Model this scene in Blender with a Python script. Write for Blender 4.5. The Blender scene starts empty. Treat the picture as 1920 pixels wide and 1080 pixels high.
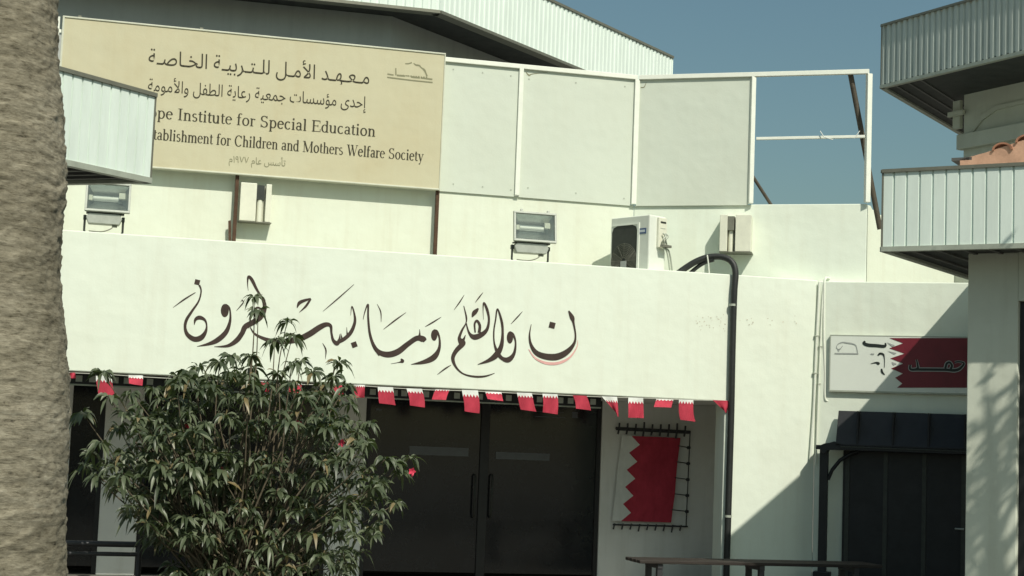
import bpy, bmesh, math, random
from mathutils import Vector, Matrix
R_ = math.radians
S = bpy.context.scene
COL = S.collection
random.seed(7)

# ------------------------------------------------------------------ camera
FPX = 3000.0                      # focal length in pixels of a 1920 wide frame
YAW, PITCH, ROLL = R_(14.14), R_(5.435), R_(2.216)
CAM = Vector((0, -18.5, 1.85))
_cy, _sy, _cp, _sp = math.cos(YAW), math.sin(YAW), math.cos(PITCH), math.sin(PITCH)
FW = Vector((_sy*_cp, _cy*_cp, _sp))
_r0 = Vector((_cy, -_sy, 0)); _u0 = _r0.cross(FW)
RT = math.cos(ROLL)*_r0 + math.sin(ROLL)*_u0
UP = math.cos(ROLL)*_u0 - math.sin(ROLL)*_r0
cd = bpy.data.cameras.new('camera'); cam = bpy.data.objects.new('camera', cd); COL.objects.link(cam)
cd.sensor_width = 36; cd.lens = FPX*36/1920; cd.clip_start = .1; cd.clip_end = 2000
cam.matrix_world = Matrix(((RT.x, UP.x, -FW.x, CAM.x), (RT.y, UP.y, -FW.y, CAM.y), (RT.z, UP.z, -FW.z, CAM.z), (0, 0, 0, 1)))
S.camera = cam

# ------------------------------------------------------------------ light
SUN_AZ, SUN_EL = R_(12), R_(47.9)     # azimuth to the right of the facade's normal
w = bpy.data.worlds.new("World"); S.world = w; w.use_nodes = True
nt = w.node_tree; bg = nt.nodes['Background']
sky = nt.nodes.new('ShaderNodeTexSky'); sky.sky_type = 'NISHITA'; sky.sun_disc = False
sky.sun_elevation = SUN_EL; sky.sun_rotation = math.pi - SUN_AZ
sky.air_density = 1.3; sky.dust_density = 2.5; sky.ozone_density = 1.0
tint = nt.nodes.new('ShaderNodeMix'); tint.data_type = 'RGBA'; tint.blend_type = 'MULTIPLY'
tint.inputs['Factor'].default_value = 1; tint.inputs[7].default_value = (.74, .90, .83, 1)
nt.links.new(sky.outputs[0], tint.inputs[6]); nt.links.new(tint.outputs[2], bg.inputs['Color'])
bg.inputs['Strength'].default_value = .085
sl = bpy.data.lights.new('sun', 'SUN'); sl.energy = 4.05; sl.angle = R_(.53); sl.color = (1, .955, .825)
sun = bpy.data.objects.new('sun', sl); COL.objects.link(sun)
SD = Vector((math.sin(SUN_AZ)*math.cos(SUN_EL), -math.cos(SUN_AZ)*math.cos(SUN_EL), math.sin(SUN_EL)))
sun.location = SD*60; sun.rotation_euler = SD.to_track_quat('Z', 'Y').to_euler()
S.view_settings.view_transform = 'Standard'; S.view_settings.look = 'None'
S.view_settings.exposure = 0.0; S.view_settings.gamma = 1

# ------------------------------------------------------------------ helpers
def ray(x, y): return (x-960)/FPX*RT + (540-y)/FPX*UP + FW
def hit(x, y, p, n):
    d = ray(x, y); p = Vector(p); n = Vector(n)
    return CAM + d*((p-CAM).dot(n)/d.dot(n))
def PY(x, y, Y): return hit(x, y, (0, Y, 0), (0, 1, 0))
def PZ(x, y, z): return hit(x, y, (0, 0, z), (0, 0, 1))
def PV(x, y, p0, az):
    a = R_(az); return hit(x, y, (p0[0], p0[1], 0), (-math.sin(a), math.cos(a), 0))
def adir(az): return Vector((math.cos(R_(az)), math.sin(R_(az)), 0))
ZV = Vector((0, 0, 1)); XV = Vector((1, 0, 0)); YV = Vector((0, 1, 0))

class MB:
    def __init__(s): s.v = []; s.f = []; s.m = []; s.sm = []
    def add(s, vs, fs, mi=0, smooth=False):
        b = len(s.v); s.v += [Vector(p) for p in vs]
        for f in fs: s.f.append([b+i for i in f]); s.m.append(mi); s.sm.append(smooth)
    def box(s, o, a, b, c, mi=0):        # corner and three edge vectors
        o, a, b, c = map(Vector, (o, a, b, c))
        vs = [o, o+a, o+a+b, o+b, o+c, o+a+c, o+a+b+c, o+b+c]
        fs = [(0, 3, 2, 1), (4, 5, 6, 7), (0, 1, 5, 4), (1, 2, 6, 5), (2, 3, 7, 6), (3, 0, 4, 7)]
        if a.cross(b).dot(c) < 0: fs = [f[::-1] for f in fs]
        s.add(vs, fs, mi)
    def bx(s, x0, x1, y0, y1, z0, z1, mi=0): s.box((x0, y0, z0), (x1-x0, 0, 0), (0, y1-y0, 0), (0, 0, z1-z0), mi)
    def cbox(s, c, a, b, d, mi=0):       # centred box with full edge vectors
        a, b, d = map(Vector, (a, b, d)); s.box(Vector(c)-(a+b+d)/2, a, b, d, mi)
    def prism(s, pts, ext, mi=0):        # polygon extruded by a vector
        pts = [Vector(p) for p in pts]; ext = Vector(ext); n = len(pts)
        nn = Vector((0, 0, 0))
        for i in range(n): nn += (pts[i]-pts[0]).cross(pts[(i+1) % n]-pts[0])
        if nn.dot(ext) > 0: pts = pts[::-1]
        vs = pts+[p+ext for p in pts]
        s.add(vs, [tuple(range(n)), tuple(range(2*n-1, n-1, -1))]+[(i, i+n, (i+1) % n+n, (i+1) % n) for i in range(n)], mi)
    def quad(s, a, b, c, d, mi=0): s.add([a, b, c, d], [(0, 1, 2, 3)], mi)
    def tube(s, path, r, n=10, mi=0, caps=True):
        path = [Vector(p) for p in path]; L = len(path)
        rr = r if isinstance(r, (list, tuple)) else [r]*L
        t0 = (path[1]-path[0]).normalized()
        nrm = t0.orthogonal().normalized(); vs = []
        for i, p in enumerate(path):
            t = ((path[i+1] if i < L-1 else p)-(path[i-1] if i else p)).normalized()
            nrm = (nrm-t*nrm.dot(t)).normalized(); bn = t.cross(nrm)
            for k in range(n):
                a = 2*math.pi*k/n; vs.append(p+(nrm*math.cos(a)+bn*math.sin(a))*rr[i])
        fs = [(i*n+k, i*n+(k+1) % n, (i+1)*n+(k+1) % n, (i+1)*n+k) for i in range(L-1) for k in range(n)]
        s.add(vs, fs, mi, True)
        if caps: s.add(vs[:n][::-1]+vs[-n:], [tuple(range(n)), tuple(range(n, 2*n))], mi)
    def build(s, name, mats, parent=None, bevel=0, label=None):
        me = bpy.data.meshes.new(name)
        off = parent_loc(parent)
        me.from_pydata([p-off for p in s.v], [], s.f); me.update()
        for m in (mats if isinstance(mats, (list, tuple)) else [mats]): me.materials.append(m)
        me.polygons.foreach_set('material_index', s.m); me.polygons.foreach_set('use_smooth', s.sm)
        o = bpy.data.objects.new(name, me); COL.objects.link(o)
        if parent: o.parent = parent
        if bevel:
            bv = o.modifiers.new('bevel', 'BEVEL'); bv.width = bevel; bv.segments = 2; bv.limit_method = 'ANGLE'; bv.harden_normals = False
        if label: o['label'] = label
        return o
def parent_loc(p):
    v = Vector((0, 0, 0))
    while p is not None: v += Vector(p.location); p = p.parent
    return v
def tag(o, label=None, cat=None, group=None, kind=None):
    if label: o['label'] = label
    if cat: o['category'] = cat
    if group: o['group'] = group
    if kind: o['kind'] = kind
    return o
def thing(name, label, cat, loc=(0, 0, 0), group=None):
    o = bpy.data.objects.new(name, None); COL.objects.link(o); o.location = loc; o.empty_display_size = .2
    return tag(o, label, cat, group)

def spline(pts, n=10):
    """Catmull-Rom through tuples of any length."""
    out = []; P = [pts[0]]+list(pts)+[pts[-1]]
    for i in range(1, len(P)-2):
        a, b, c, d = P[i-1], P[i], P[i+1], P[i+2]
        for k in range(n):
            t = k/n
            out.append(tuple(.5*(2*q+(r-p)*t+(2*p-5*q+4*r-s_)*t*t+(3*q-p-3*r+s_)*t**3) for p, q, r, s_ in zip(a, b, c, d)))
    out.append(tuple(pts[-1])); return out

# ------------------------------------------------------------------ materials
def nodes(m):
    m.use_nodes = True; t = m.node_tree; return t, t.nodes['Principled BSDF']
def simple(name, col, rough=.6, metal=0, spec=.5, var=.08, vscale=6, bump=0, bscale=60, stretch=(1, 1, 1), coat=0):
    m = bpy.data.materials.new(name); t, b = nodes(m); N = t.nodes.new; L = t.links.new
    b.inputs['Roughness'].default_value = rough; b.inputs['Metallic'].default_value = metal
    b.inputs['Specular IOR Level'].default_value = spec; b.inputs['Coat Weight'].default_value = coat
    tc = N('ShaderNodeTexCoord'); mp = N('ShaderNodeMapping'); mp.inputs['Scale'].default_value = stretch
    L(tc.outputs['Object'], mp.inputs['Vector'])
    nz = N('ShaderNodeTexNoise'); nz.inputs['Scale'].default_value = vscale; nz.inputs['Detail'].default_value = 6; nz.inputs['Roughness'].default_value = .65
    L(mp.outputs[0], nz.inputs['Vector'])
    cr = N('ShaderNodeValToRGB'); c = Vector(col)
    cr.color_ramp.elements[0].position = .3; cr.color_ramp.elements[1].position = .7
    cr.color_ramp.elements[0].color = (*(c*(1-var)), 1); cr.color_ramp.elements[1].color = (*(c*(1+var*.6)), 1)
    L(nz.outputs['Fac'], cr.inputs['Fac']); L(cr.outputs['Color'], b.inputs['Base Color'])
    if bump:
        n2 = N('ShaderNodeTexNoise'); n2.inputs['Scale'].default_value = bscale; n2.inputs['Detail'].default_value = 5
        L(mp.outputs[0], n2.inputs['Vector'])
        bp = N('ShaderNodeBump'); bp.inputs['Strength'].default_value = bump; bp.inputs['Distance'].default_value = .01
        L(n2.outputs['Fac'], bp.inputs['Height']); L(bp.outputs['Normal'], b.inputs['Normal'])
    return m
def plaster(name, col, stain=(.55, .53, .42), amount=.25, streak=.35):
    """Painted render: broad mottling, vertical rain streaks, trowel bumps."""
    m = bpy.data.materials.new(name); t, b = nodes(m); N = t.nodes.new; L = t.links.new
    b.inputs['Roughness'].default_value = .85; b.inputs['Specular IOR Level'].default_value = .2
    tc = N('ShaderNodeTexCoord')
    def noise(scale, st, detail=6):
        mp = N('ShaderNodeMapping'); mp.inputs['Scale'].default_value = st; L(tc.outputs['Object'], mp.inputs['Vector'])
        n = N('ShaderNodeTexNoise'); n.inputs['Scale'].default_value = scale; n.inputs['Detail'].default_value = detail
        n.inputs['Roughness'].default_value = .6; L(mp.outputs[0], n.inputs['Vector']); return n
    def rng(src, a, b_, hi):
        r = N('ShaderNodeMapRange'); r.inputs['From Min'].default_value = a; r.inputs['From Max'].default_value = b_
        r.inputs['To Max'].default_value = hi; L(src, r.inputs['Value']); return r.outputs[0]
    n1 = noise(1.1, (1, 1, 1)); n2 = noise(2.2, (3, 3, .22)); n3 = noise(9, (1, 1, 1))
    add = N('ShaderNodeMath'); add.operation = 'ADD'
    L(rng(n1.outputs['Fac'], .42, .75, amount), add.inputs[0]); L(rng(n2.outputs['Fac'], .5, .78, streak), add.inputs[1])
    ad2 = N('ShaderNodeMath'); ad2.operation = 'ADD'; L(add.outputs[0], ad2.inputs[0]); L(rng(n3.outputs['Fac'], .55, .8, .12), ad2.inputs[1])
    mx = N('ShaderNodeMix'); mx.data_type = 'RGBA'; mx.clamp_factor = True
    L(ad2.outputs[0], mx.inputs['Factor']); mx.inputs[6].default_value = (*col, 1); mx.inputs[7].default_value = (*stain, 1)
    L(mx.outputs[2], b.inputs['Base Color'])
    nb = noise(38, (1, 1, 1), 8); nb2 = noise(2.5, (1, 1, 1), 2)
    b1 = N('ShaderNodeBump'); b1.inputs['Strength'].default_value = .22; b1.inputs['Distance'].default_value = .006; L(nb.outputs['Fac'], b1.inputs['Height'])
    b2 = N('ShaderNodeBump'); b2.inputs['Strength'].default_value = .25; b2.inputs['Distance'].default_value = .05; L(nb2.outputs['Fac'], b2.inputs['Height'])
    L(b1.outputs[0], b2.inputs['Normal']); L(b2.outputs[0], b.inputs['Normal'])
    return m

M = {}
M['fascia'] = plaster('fascia_paint', (.745, .80, .70), (.60, .59, .48), .18, .26)
M['upper'] = plaster('parapet_paint', (.715, .755, .645), (.56, .53, .41), .22, .30)
M['shadewall'] = plaster('porch_paint', (.82, .83, .80), (.45, .45, .40), .3, .3)
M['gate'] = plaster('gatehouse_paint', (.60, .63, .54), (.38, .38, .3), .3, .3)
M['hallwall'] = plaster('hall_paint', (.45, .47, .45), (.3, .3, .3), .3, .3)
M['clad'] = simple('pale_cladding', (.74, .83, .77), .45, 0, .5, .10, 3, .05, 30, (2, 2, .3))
M['clad_up'] = simple('shaded_cladding', (.49, .54, .50), .5, 0, .5, .16, 3, .05, 30, (2, 2, .3))  # darker copy of the pale cladding, canopy shade put into its colour
M['trim'] = simple('grey_metal_trim', (.20, .20, .16), .5, .3, .5, .15, 8)
M['trimpale'] = simple('pale_metal_trim', (.42, .45, .38), .5, .2, .5, .15, 8)
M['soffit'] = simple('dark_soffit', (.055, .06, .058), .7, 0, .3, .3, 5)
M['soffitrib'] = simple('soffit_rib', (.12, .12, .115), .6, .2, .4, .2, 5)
M['white'] = simple('white_frame_paint', (.80, .82, .74), .45, 0, .5, .06, 7, .04, 40)
M['signframe'] = simple('pale_sign_edge', (.60, .61, .50), .5, 0, .4, .12, 5)
M['panel'] = plaster('weathered_panel', (.605, .65, .57), (.54, .55, .46), .22, .16)
M['brace'] = simple('dull_brown_steel', (.10, .085, .065), .7, .3, .4, .3, 12)
M['rust'] = simple('rusty_steel', (.10, .058, .038), .85, .2, .3, .4, 14, .2, 50)
M['beige'] = plaster('beige_sign_vinyl', (.555, .525, .375), (.50, .43, .27), .45, .22)
M['ink'] = simple('dark_sign_ink', (.045, .04, .022), .6, 0, .3, .2, 20)
M['inkpale'] = simple('faded_sign_ink', (.24, .235, .145), .6, 0, .3, .1, 20)
M['brush'] = simple('brown_wall_paint', (.052, .034, .028), .7, 0, .3, .3, 9)
M['scuff'] = simple('scuffed_paint', (.60, .58, .48), .9, 0, .2, .2, 12)
M['pink'] = simple('pink_wall_paint', (.72, .40, .38), .8, 0, .3, .15, 12)
M['alu'] = simple('grey_cast_metal', (.40, .42, .38), .5, .35, .5, .12, 15, .1, 80)
M['darkmetal'] = simple('dark_metal', (.045, .05, .045), .5, .4, .5, .2, 15)
M['reflector'] = simple('lamp_reflector', (.52, .55, .53), .34, 1, .5, .15, 12, .35, 25)
M['tubeglass'] = simple('lamp_tube', (.85, .86, .8), .25, 0, .6, .03, 20)
M['cream'] = simple('cream_plastic', (.72, .72, .60), .45, 0, .5, .07, 10)
M['acwhite'] = simple('appliance_white', (.74, .77, .70), .4, 0, .5, .05, 6)
M['acshade'] = simple('appliance_shaded', (.60, .63, .57), .45, 0, .5, .06, 6)  # appliance white darkened, shade on the fan side put into its colour
M['acdark'] = simple('grille_dark', (.035, .04, .037), .5, .2, .4, .2, 20)
M['badge'] = simple('blue_badge', (.05, .09, .20), .4, 0, .5, .1, 40)
M['badgetxt'] = simple('badge_letters', (.5, .55, .6), .4, 0, .5, .05, 40)
M['hose'] = simple('black_hose', (.016, .018, .017), .55, 0, .5, .3, 18, .2, 60)
M['conduit'] = simple('white_conduit', (.74, .77, .68), .5, 0, .5, .05, 10)
M['red'] = simple('red_cloth', (.46, .045, .075), .8, 0, .2, .22, 9, .9, 9, (1, 1, .5))
M['whitecloth'] = simple('white_cloth', (.74, .76, .73), .85, 0, .2, .10, 9, .9, 9, (1, 1, .5))
M['signwhite'] = simple('white_print', (.72, .76, .70), .4, 0, .5, .04, 3)
M['signred'] = simple('shaded_red_print', (.165, .013, .026), .4, 0, .5, .25, 3)  # darker than the red itself, shade on the sign put into the colour
M['signgrey'] = simple('grey_print', (.36, .38, .37), .5, 0, .4, .1, 9)
M['signblack'] = simple('black_print', (.016, .022, .02), .5, 0, .4, .1, 9)
M['cord'] = simple('cord', (.45, .45, .40), .9, 0, .2, .1, 30)
M['frameblk'] = simple('dark_door_frame', (.022, .022, .024), .45, .3, .5, .2, 10)
M['glassdark'] = simple('tinted_door_glass', (.012, .014, .017), .12, 0, .5, .3, 3)
M['strip'] = simple('frosted_strip', (.12, .13, .14), .5, 0, .4, .1, 10)
M['holelight'] = simple('pale_hole_light', (.50, .52, .47), .7, 0, .3, .1, 20)  # pale colour standing for light through the transom holes
M['awning'] = simple('black_painted_steel', (.014, .015, .018), .5, .2, .5, .35, 6, .08, 40)
M['maroon'] = simple('maroon_door', (.075, .022, .026), .45, 0, .5, .25, 5)
M['tile'] = simple('clay_roof_tile', (.40, .19, .12), .8, 0, .3, .35, 9, .25, 40)
M['tiledust'] = simple('dusty_plaster_salmon', (.56, .34, .24), .85, 0, .2, .25, 6, .2, 40)
M['concrete'] = simple('pavement_blocks', (.17, .16, .14), .9, 0, .2, .2, 1.5, .3, 30)
M['asphalt'] = simple('asphalt', (.055, .055, .053), .9, 0, .3, .25, 3, .4, 90)
M['roof'] = simple('roof_screed', (.50, .49, .42), .9, 0, .2, .2, 2, .2, 30)
M['rail'] = simple('painted_rail', (.05, .05, .055), .5, .3, .5, .2, 9)
M['timber'] = simple('dark_timber', (.035, .028, .024), .7, 0, .3, .35, 6, .2, 30, (.4, 4, 4))
M['flower'] = simple('pink_blossom', (.60, .05, .10), .6, 0, .3, .2, 30)
M['stem'] = simple('shrub_bark', (.12, .10, .07), .9, 0, .2, .3, 20, .2, 60)

def leaf_mat():
    m = bpy.data.materials.new('shrub_leaf'); t, b = nodes(m); N = t.nodes.new; L = t.links.new
    g = N('ShaderNodeNewGeometry'); cr = N('ShaderNodeValToRGB')
    e = cr.color_ramp.elements; e[0].color = (.040, .056, .030, 1); e[1].color = (.20, .16, .085, 1)
    k = e.new(.55); k.color = (.085, .108, .060, 1); k = e.new(.955); k.color = (.155, .18, .11, 1); k = e.new(.96); k.color = (.22, .17, .08, 1)
    L(g.outputs['Random Per Island'], cr.inputs['Fac']); L(cr.outputs['Color'], b.inputs['Base Color'])
    b.inputs['Roughness'].default_value = .42; b.inputs['Specular IOR Level'].default_value = .5
    tr = N('ShaderNodeBsdfTranslucent'); mx = N('ShaderNodeMixShader'); mx.inputs[0].default_value = .22
    tr.inputs['Color'].default_value = (.10, .16, .03, 1)
    L(b.outputs[0], mx.inputs[1]); L(tr.outputs[0], mx.inputs[2]); L(mx.outputs[0], t.nodes['Material Output'].inputs[0])
    return m
M['leaf'] = leaf_mat()
def bark_mat():
    m = bpy.data.materials.new('palm_bark'); t, b = nodes(m); N = t.nodes.new; L = t.links.new
    b.inputs['Roughness'].default_value = .95; b.inputs['Specular IOR Level'].default_value = .15
    tc = N('ShaderNodeTexCoord')
    def noise(sc, st, d=8, r=.65, dist=0):
        mp = N('ShaderNodeMapping'); mp.inputs['Scale'].default_value = st; L(tc.outputs['Object'], mp.inputs['Vector'])
        n = N('ShaderNodeTexNoise'); n.inputs['Scale'].default_value = sc; n.inputs['Detail'].default_value = d
        n.inputs['Roughness'].default_value = r; n.inputs['Distortion'].default_value = dist; L(mp.outputs[0], n.inputs['Vector']); return n
    n1 = noise(8, (1, 1, 7.5), 12, .86, .25); n2 = noise(2.2, (1, 1, 1.4)); n3 = noise(30, (1, 1, 3.0), 8, .75)
    cr = N('ShaderNodeValToRGB'); e = cr.color_ramp.elements
    e[0].position = .38; e[0].color = (.055, .05, .038, 1); e[1].position = .60; e[1].color = (.43, .40, .315, 1)
    k = e.new(.46); k.color = (.24, .218, .162, 1)
    av = N('ShaderNodeMix'); av.data_type = 'FLOAT'; av.inputs['Factor'].default_value = .45
    L(n1.outputs['Fac'], av.inputs[2]); L(n3.outputs['Fac'], av.inputs[3]); L(av.outputs[0], cr.inputs['Fac'])
    c2 = N('ShaderNodeValToRGB'); e = c2.color_ramp.elements
    e[0].position = .35; e[0].color = (.72, .70, .66, 1); e[1].position = .68; e[1].color = (1.12, 1.1, 1.1, 1)
    L(n2.outputs['Fac'], c2.inputs['Fac'])
    mx = N('ShaderNodeMix'); mx.data_type = 'RGBA'; mx.blend_type = 'MULTIPLY'; mx.inputs['Factor'].default_value = 1
    L(cr.outputs[0], mx.inputs[6]); L(c2.outputs[0], mx.inputs[7]); L(mx.outputs[2], b.inputs['Base Color'])
    b1 = N('ShaderNodeBump'); b1.inputs['Strength'].default_value = .55; b1.inputs['Distance'].default_value = .02; L(n1.outputs['Fac'], b1.inputs['Height'])
    b2 = N('ShaderNodeBump'); b2.inputs['Strength'].default_value = .5; b2.inputs['Distance'].default_value = .012; L(n3.outputs['Fac'], b2.inputs['Height'])
    L(b1.outputs[0], b2.inputs['Normal']); L(b2.outputs[0], b.inputs['Normal'])
    return m
M['bark'] = bark_mat()
def glass_mat():
    m = bpy.data.materials.new('lamp_glass'); t, b = nodes(m); N = t.nodes.new; L = t.links.new
    tr = N('ShaderNodeBsdfTransparent'); tr.inputs[0].default_value = (.90, .92, .90, 1)
    gl = N('ShaderNodeBsdfGlossy'); gl.inputs['Roughness'].default_value = .06
    mx = N('ShaderNodeMixShader'); mx.inputs[0].default_value = .10
    L(tr.outputs[0], mx.inputs[1]); L(gl.outputs[0], mx.inputs[2]); L(mx.outputs[0], t.nodes['Material Output'].inputs[0])
    return m
M['glass'] = glass_mat()

# ------------------------------------------------------------------ levels of the school front
ZT, ZB = 4.005, 2.43              # top and underside of the fascia
YU = 1.2                          # upper wall set back behind it
YP = 2.15                          # back wall of the porch
XR0, XC = 7.42, 8.63              # porch reveal, corner where the front bends
AZL, AZU = -33, -27               # the bent walls swing towards the street
ZU = 4.97                         # top of the upper wall
ZS = 6.54                         # top of sign and panels

# ground -----------------------------------------------------------
mb = MB(); mb.bx(-400, 400, -400, 900, -.6, 0); tag(mb.build('ground', M['concrete']), kind='structure')
mb = MB(); mb.bx(-400, 400, -24, -9.2, .004, .008); tag(mb.build('road', M['asphalt']), kind='structure')
mb = MB(); mb.bx(-400, 400, -9.2, -9.0, .004, .13); tag(mb.build('kerb', M['concrete']), kind='structure')

# school building ----------------------------------------------------
school = thing('school_building', 'cream white single storey school front with deep porch and painted script on its fascia', 'building', (3, 0, 0))
mb = MB()
ext = (0, .3, 0)
mb.prism([(-7, 0, ZB), (XR0, 0, ZB), (XR0, 0, 0), (XC, 0, 0), (XC, 0, ZT), (-7, 0, ZT)], ext)
mb.build('fascia_wall', M['fascia'], school, .012)
ul, un = adir(AZL), Vector((-math.sin(R_(AZL)), math.cos(R_(AZL)), 0))
mb = MB(); p = Vector((XC+.002, .004, 0))
mb.prism([p, p+ul*3.4, p+ul*3.4+ZV*(ZT-.03), p+ZV*(ZT-.012)], un*.28)
mb.build('angled_wall', M['fascia'], school, .012)
# upper wall, straight then bent
xk = PY(1189, 384, YU).x
uu = adir(AZU); nu = Vector((-uu.y, uu.x, 0)); K = Vector((xk, YU, 0))
e_t = PV(1626, 382, K, AZU); Lu = (Vector((e_t.x, e_t.y, 0))-K).length
mb = MB(); mb.prism([(-7, YU, 3.45), (xk, YU, 3.45), (xk, YU, ZU), (-7, YU, ZU)], (0, .2, 0)); mb.build('upper_wall', M['upper'], school, .01)
mb = MB(); mb.prism([K+ZV*3.45, K+uu*Lu+ZV*3.45, K+uu*Lu+ZV*e_t.z, K+ZV*ZU], nu*.2); mb.build('upper_wall', M['fascia'], school, .01)
# brighter wall stub beyond the bend, with a chipped top
YB = .45
a = PY(1627, 390, YB); b = PY(1790, 500, YB)
top = [(1627, 384), (1633, 386), (1636, 393), (1643, 395), (1648, 402), (1656, 404), (1665, 412), (1690, 413), (1790, 416)]
mb = MB(); mb.prism([(a.x, YB, 3.45), (b.x, YB, 3.45)]+[PY(x, y, YB) for x, y in top[::-1]], (0, .25, 0)); mb.build('wall_stub', M['upper'], school, .008)
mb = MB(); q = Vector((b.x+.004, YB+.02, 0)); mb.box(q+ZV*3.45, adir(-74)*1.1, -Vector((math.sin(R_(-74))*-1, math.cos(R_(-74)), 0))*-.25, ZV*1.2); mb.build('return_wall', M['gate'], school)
# roof slab and porch
mb = MB(); mb.prism([(-7, .3, 3.6), (XC-.2, .3, 3.6), (9.9, -.6, 3.6), (11.4, 1.3, 3.6), (-7, 3.0, 3.6)], (0, 0, -.2)); mb.build('roof_slab', M['roof'], school)
mb = MB(); mb.bx(-7, 8.5, .3, 3.2, ZB-.004, ZB+.12); mb.build('porch_ceiling', M['shadewall'], school)
mb = MB(); mb.bx(8.3, 8.5, .302, 3.2, 0, ZB-.006); mb.build('porch_end_wall', M['shadewall'], school)
X1 = {x: PY(x, 900, YP).x for x in (135, 190, 262, 615, 681, 1126)}
mb = MB()
for x0, x1 in ((-7, -3.5), (-1.25, X1[135]-.05), (X1[190], X1[262]), (X1[615], X1[681]), (X1[1126], 8.298)):
    mb = MB(); mb.bx(x0, x1, YP, YP+.2, 0, ZB-.004); mb.build('porch_wall', M['shadewall'], school, .008)
mb = MB(); mb.bx(-7, 8.3, YP+.9, YP+1.0, 0, ZB-.004); mb.build('dark_backing', M['frameblk'], school)  # black sheet painted in for the darkness behind the doors
# glazed doors
def door(x0, x1, ztop, leaves, strips):
    d = MB(); fw = .06
    d.bx(x0, x1, YP+.03, YP+.11, ztop-.07, ztop)
    for i in range(leaves+1):
        xx = x0+(x1-x0)*i/leaves
        d.bx(max(x0, xx-fw), min(x1, xx+fw), YP+.031, YP+.109, 0, ztop-.07)
    o = d.build('door', M['frameblk'], school, .004)
    for i in range(leaves):
        a_ = x0+(x1-x0)*i/leaves+fw; b_ = x0+(x1-x0)*(i+1)/leaves-fw
        g = MB(); g.bx(a_, b_, YP+.06, YP+.07, .1, ztop-.07); g.build('pane', M['glassdark'], o)
    for (sa, sb) in strips:
        q0 = PY(sa[0], sa[1], YP+.055); q1 = PY(sb[0], sb[1], YP+.055)
        g = MB(); g.bx(q0.x, q1.x, YP+.052, YP+.058, q1.z, q0.z); g.build('frosted_strip', M['strip'], o)
zt = ZB-.007
door(X1[681], X1[1126], zt, 2, [((768, 836), (878, 856)), ((930, 847), (1030, 864))])
door(X1[262], X1[615], zt, 2, [])
door(-1.0, X1[190], zt, 1, [])
# transom band with small holes of light painted as pale squares above the doors
YT = .312; zt = PY(700, 744.5, YT).z; xt1 = PY(1127, 755, YT).x
mb = MB(); mb.bx(-7, xt1, YT, YT+.08, zt, ZB-.006)
tr = mb.build('transom', M['frameblk'], school)
for (xa_, ya_, xb_, yb_) in ((1003, 771, 1057, 774), (1003, 780, 1060, 784), (1073, 772, 1083, 784), (705, 766, 716, 770)):
    q0 = PY(xa_, ya_, YP+.055); q1 = PY(xb_, yb_, YP+.055); g = MB(); g.bx(q0.x, q1.x, YP+.054, YP+.058, q1.z, q0.z); g.build('sticker', M['strip'], school)
for x in (889, 921):
    q0 = PY(x, 930, YP+.0); g = MB(); g.tube([(q0.x, YP+.03, q0.z+.28), (q0.x, YP-.03, q0.z+.26), (q0.x, YP-.03, q0.z-.26), (q0.x, YP+.03, q0.z-.28)], .013, 8); g.build('door_handle', M['darkmetal'], school)
mb = MB(); mb.bx(-7, xt1-.001, YT-.012, YT+.05, zt-.017, zt-.001); mb.build('transom_rail', M['trimpale'], tr)
holes = [148, 173, 216, 238, 281, 345, 394, 420, 468, 535, 590, 612, 699, 740, 758, 799, 818, 857, 900, 925, 954, 1012, 1051, 1070, 1096, 1112]
for i, x in enumerate(holes):
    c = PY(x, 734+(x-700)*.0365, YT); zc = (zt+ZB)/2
    mb = MB(); mb.bx(c.x-.036, c.x+.036, YT-.006, YT-.0005, zc-.040, zc+.030); mb.build('light_hole', M['holelight'], tr, .002)

# ------------------------------------------------------------------ painted script on the fascia
class Ink:
    """flat brush strokes lying on a plane: pts are (u, v, width) mapped by a function to world points"""
    def __init__(s, mp, nrm, lift=.002): s.mb = MB(); s.mp = mp; s.n = Vector(nrm); s.k = 0; s.lift = lift
    def stroke(s, pts, n=8, mi=0, smooth=True):
        P = spline(pts, n) if smooth and len(pts) > 2 else pts
        off = s.n*(s.lift+s.k*.00012); s.k += 1
        L_, R2 = [], []
        for i, p in enumerate(P):
            a_ = P[i-1] if i else p; b_ = P[i+1] if i < len(P)-1 else p
            tx, ty = b_[0]-a_[0], b_[1]-a_[1]; l = math.hypot(tx, ty) or 1
            hw = max(p[2], 1)*.5; nx, ny = -ty/l*hw, tx/l*hw
            o2 = off+s.n*(i*1.5e-5); L_.append(s.mp(p[0]+nx, p[1]+ny)+o2); R2.append(s.mp(p[0]-nx, p[1]-ny)+o2)
        m = len(P); s.mb.add(L_+R2, [(i, i+1, m+i+1, m+i) for i in range(m-1)], mi)
    def poly(s, pts, mi=0):
        off = s.n*(s.lift+s.k*.00012); s.k += 1
        s.mb.add([s.mp(*p)+off for p in pts], [tuple(range(len(pts)))], mi)
    def blob(s, x, y, rx, ry, mi=0, rot=0):
        c, q = math.cos(rot), math.sin(rot)
        s.poly([(x+rx*math.cos(t)*c-ry*math.sin(t)*q, y+rx*math.cos(t)*q+ry*math.sin(t)*c) for t in [i*2*math.pi/16 for i in range(16)]], mi)
    def diamond(s, x, y, r, rot=.25, mi=0):
        s.poly([(x+r*.75*math.cos(rot+.78+i*math.pi/2), y+r*.75*math.sin(rot+.78+i*math.pi/2)) for i in range(4)], mi)

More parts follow.
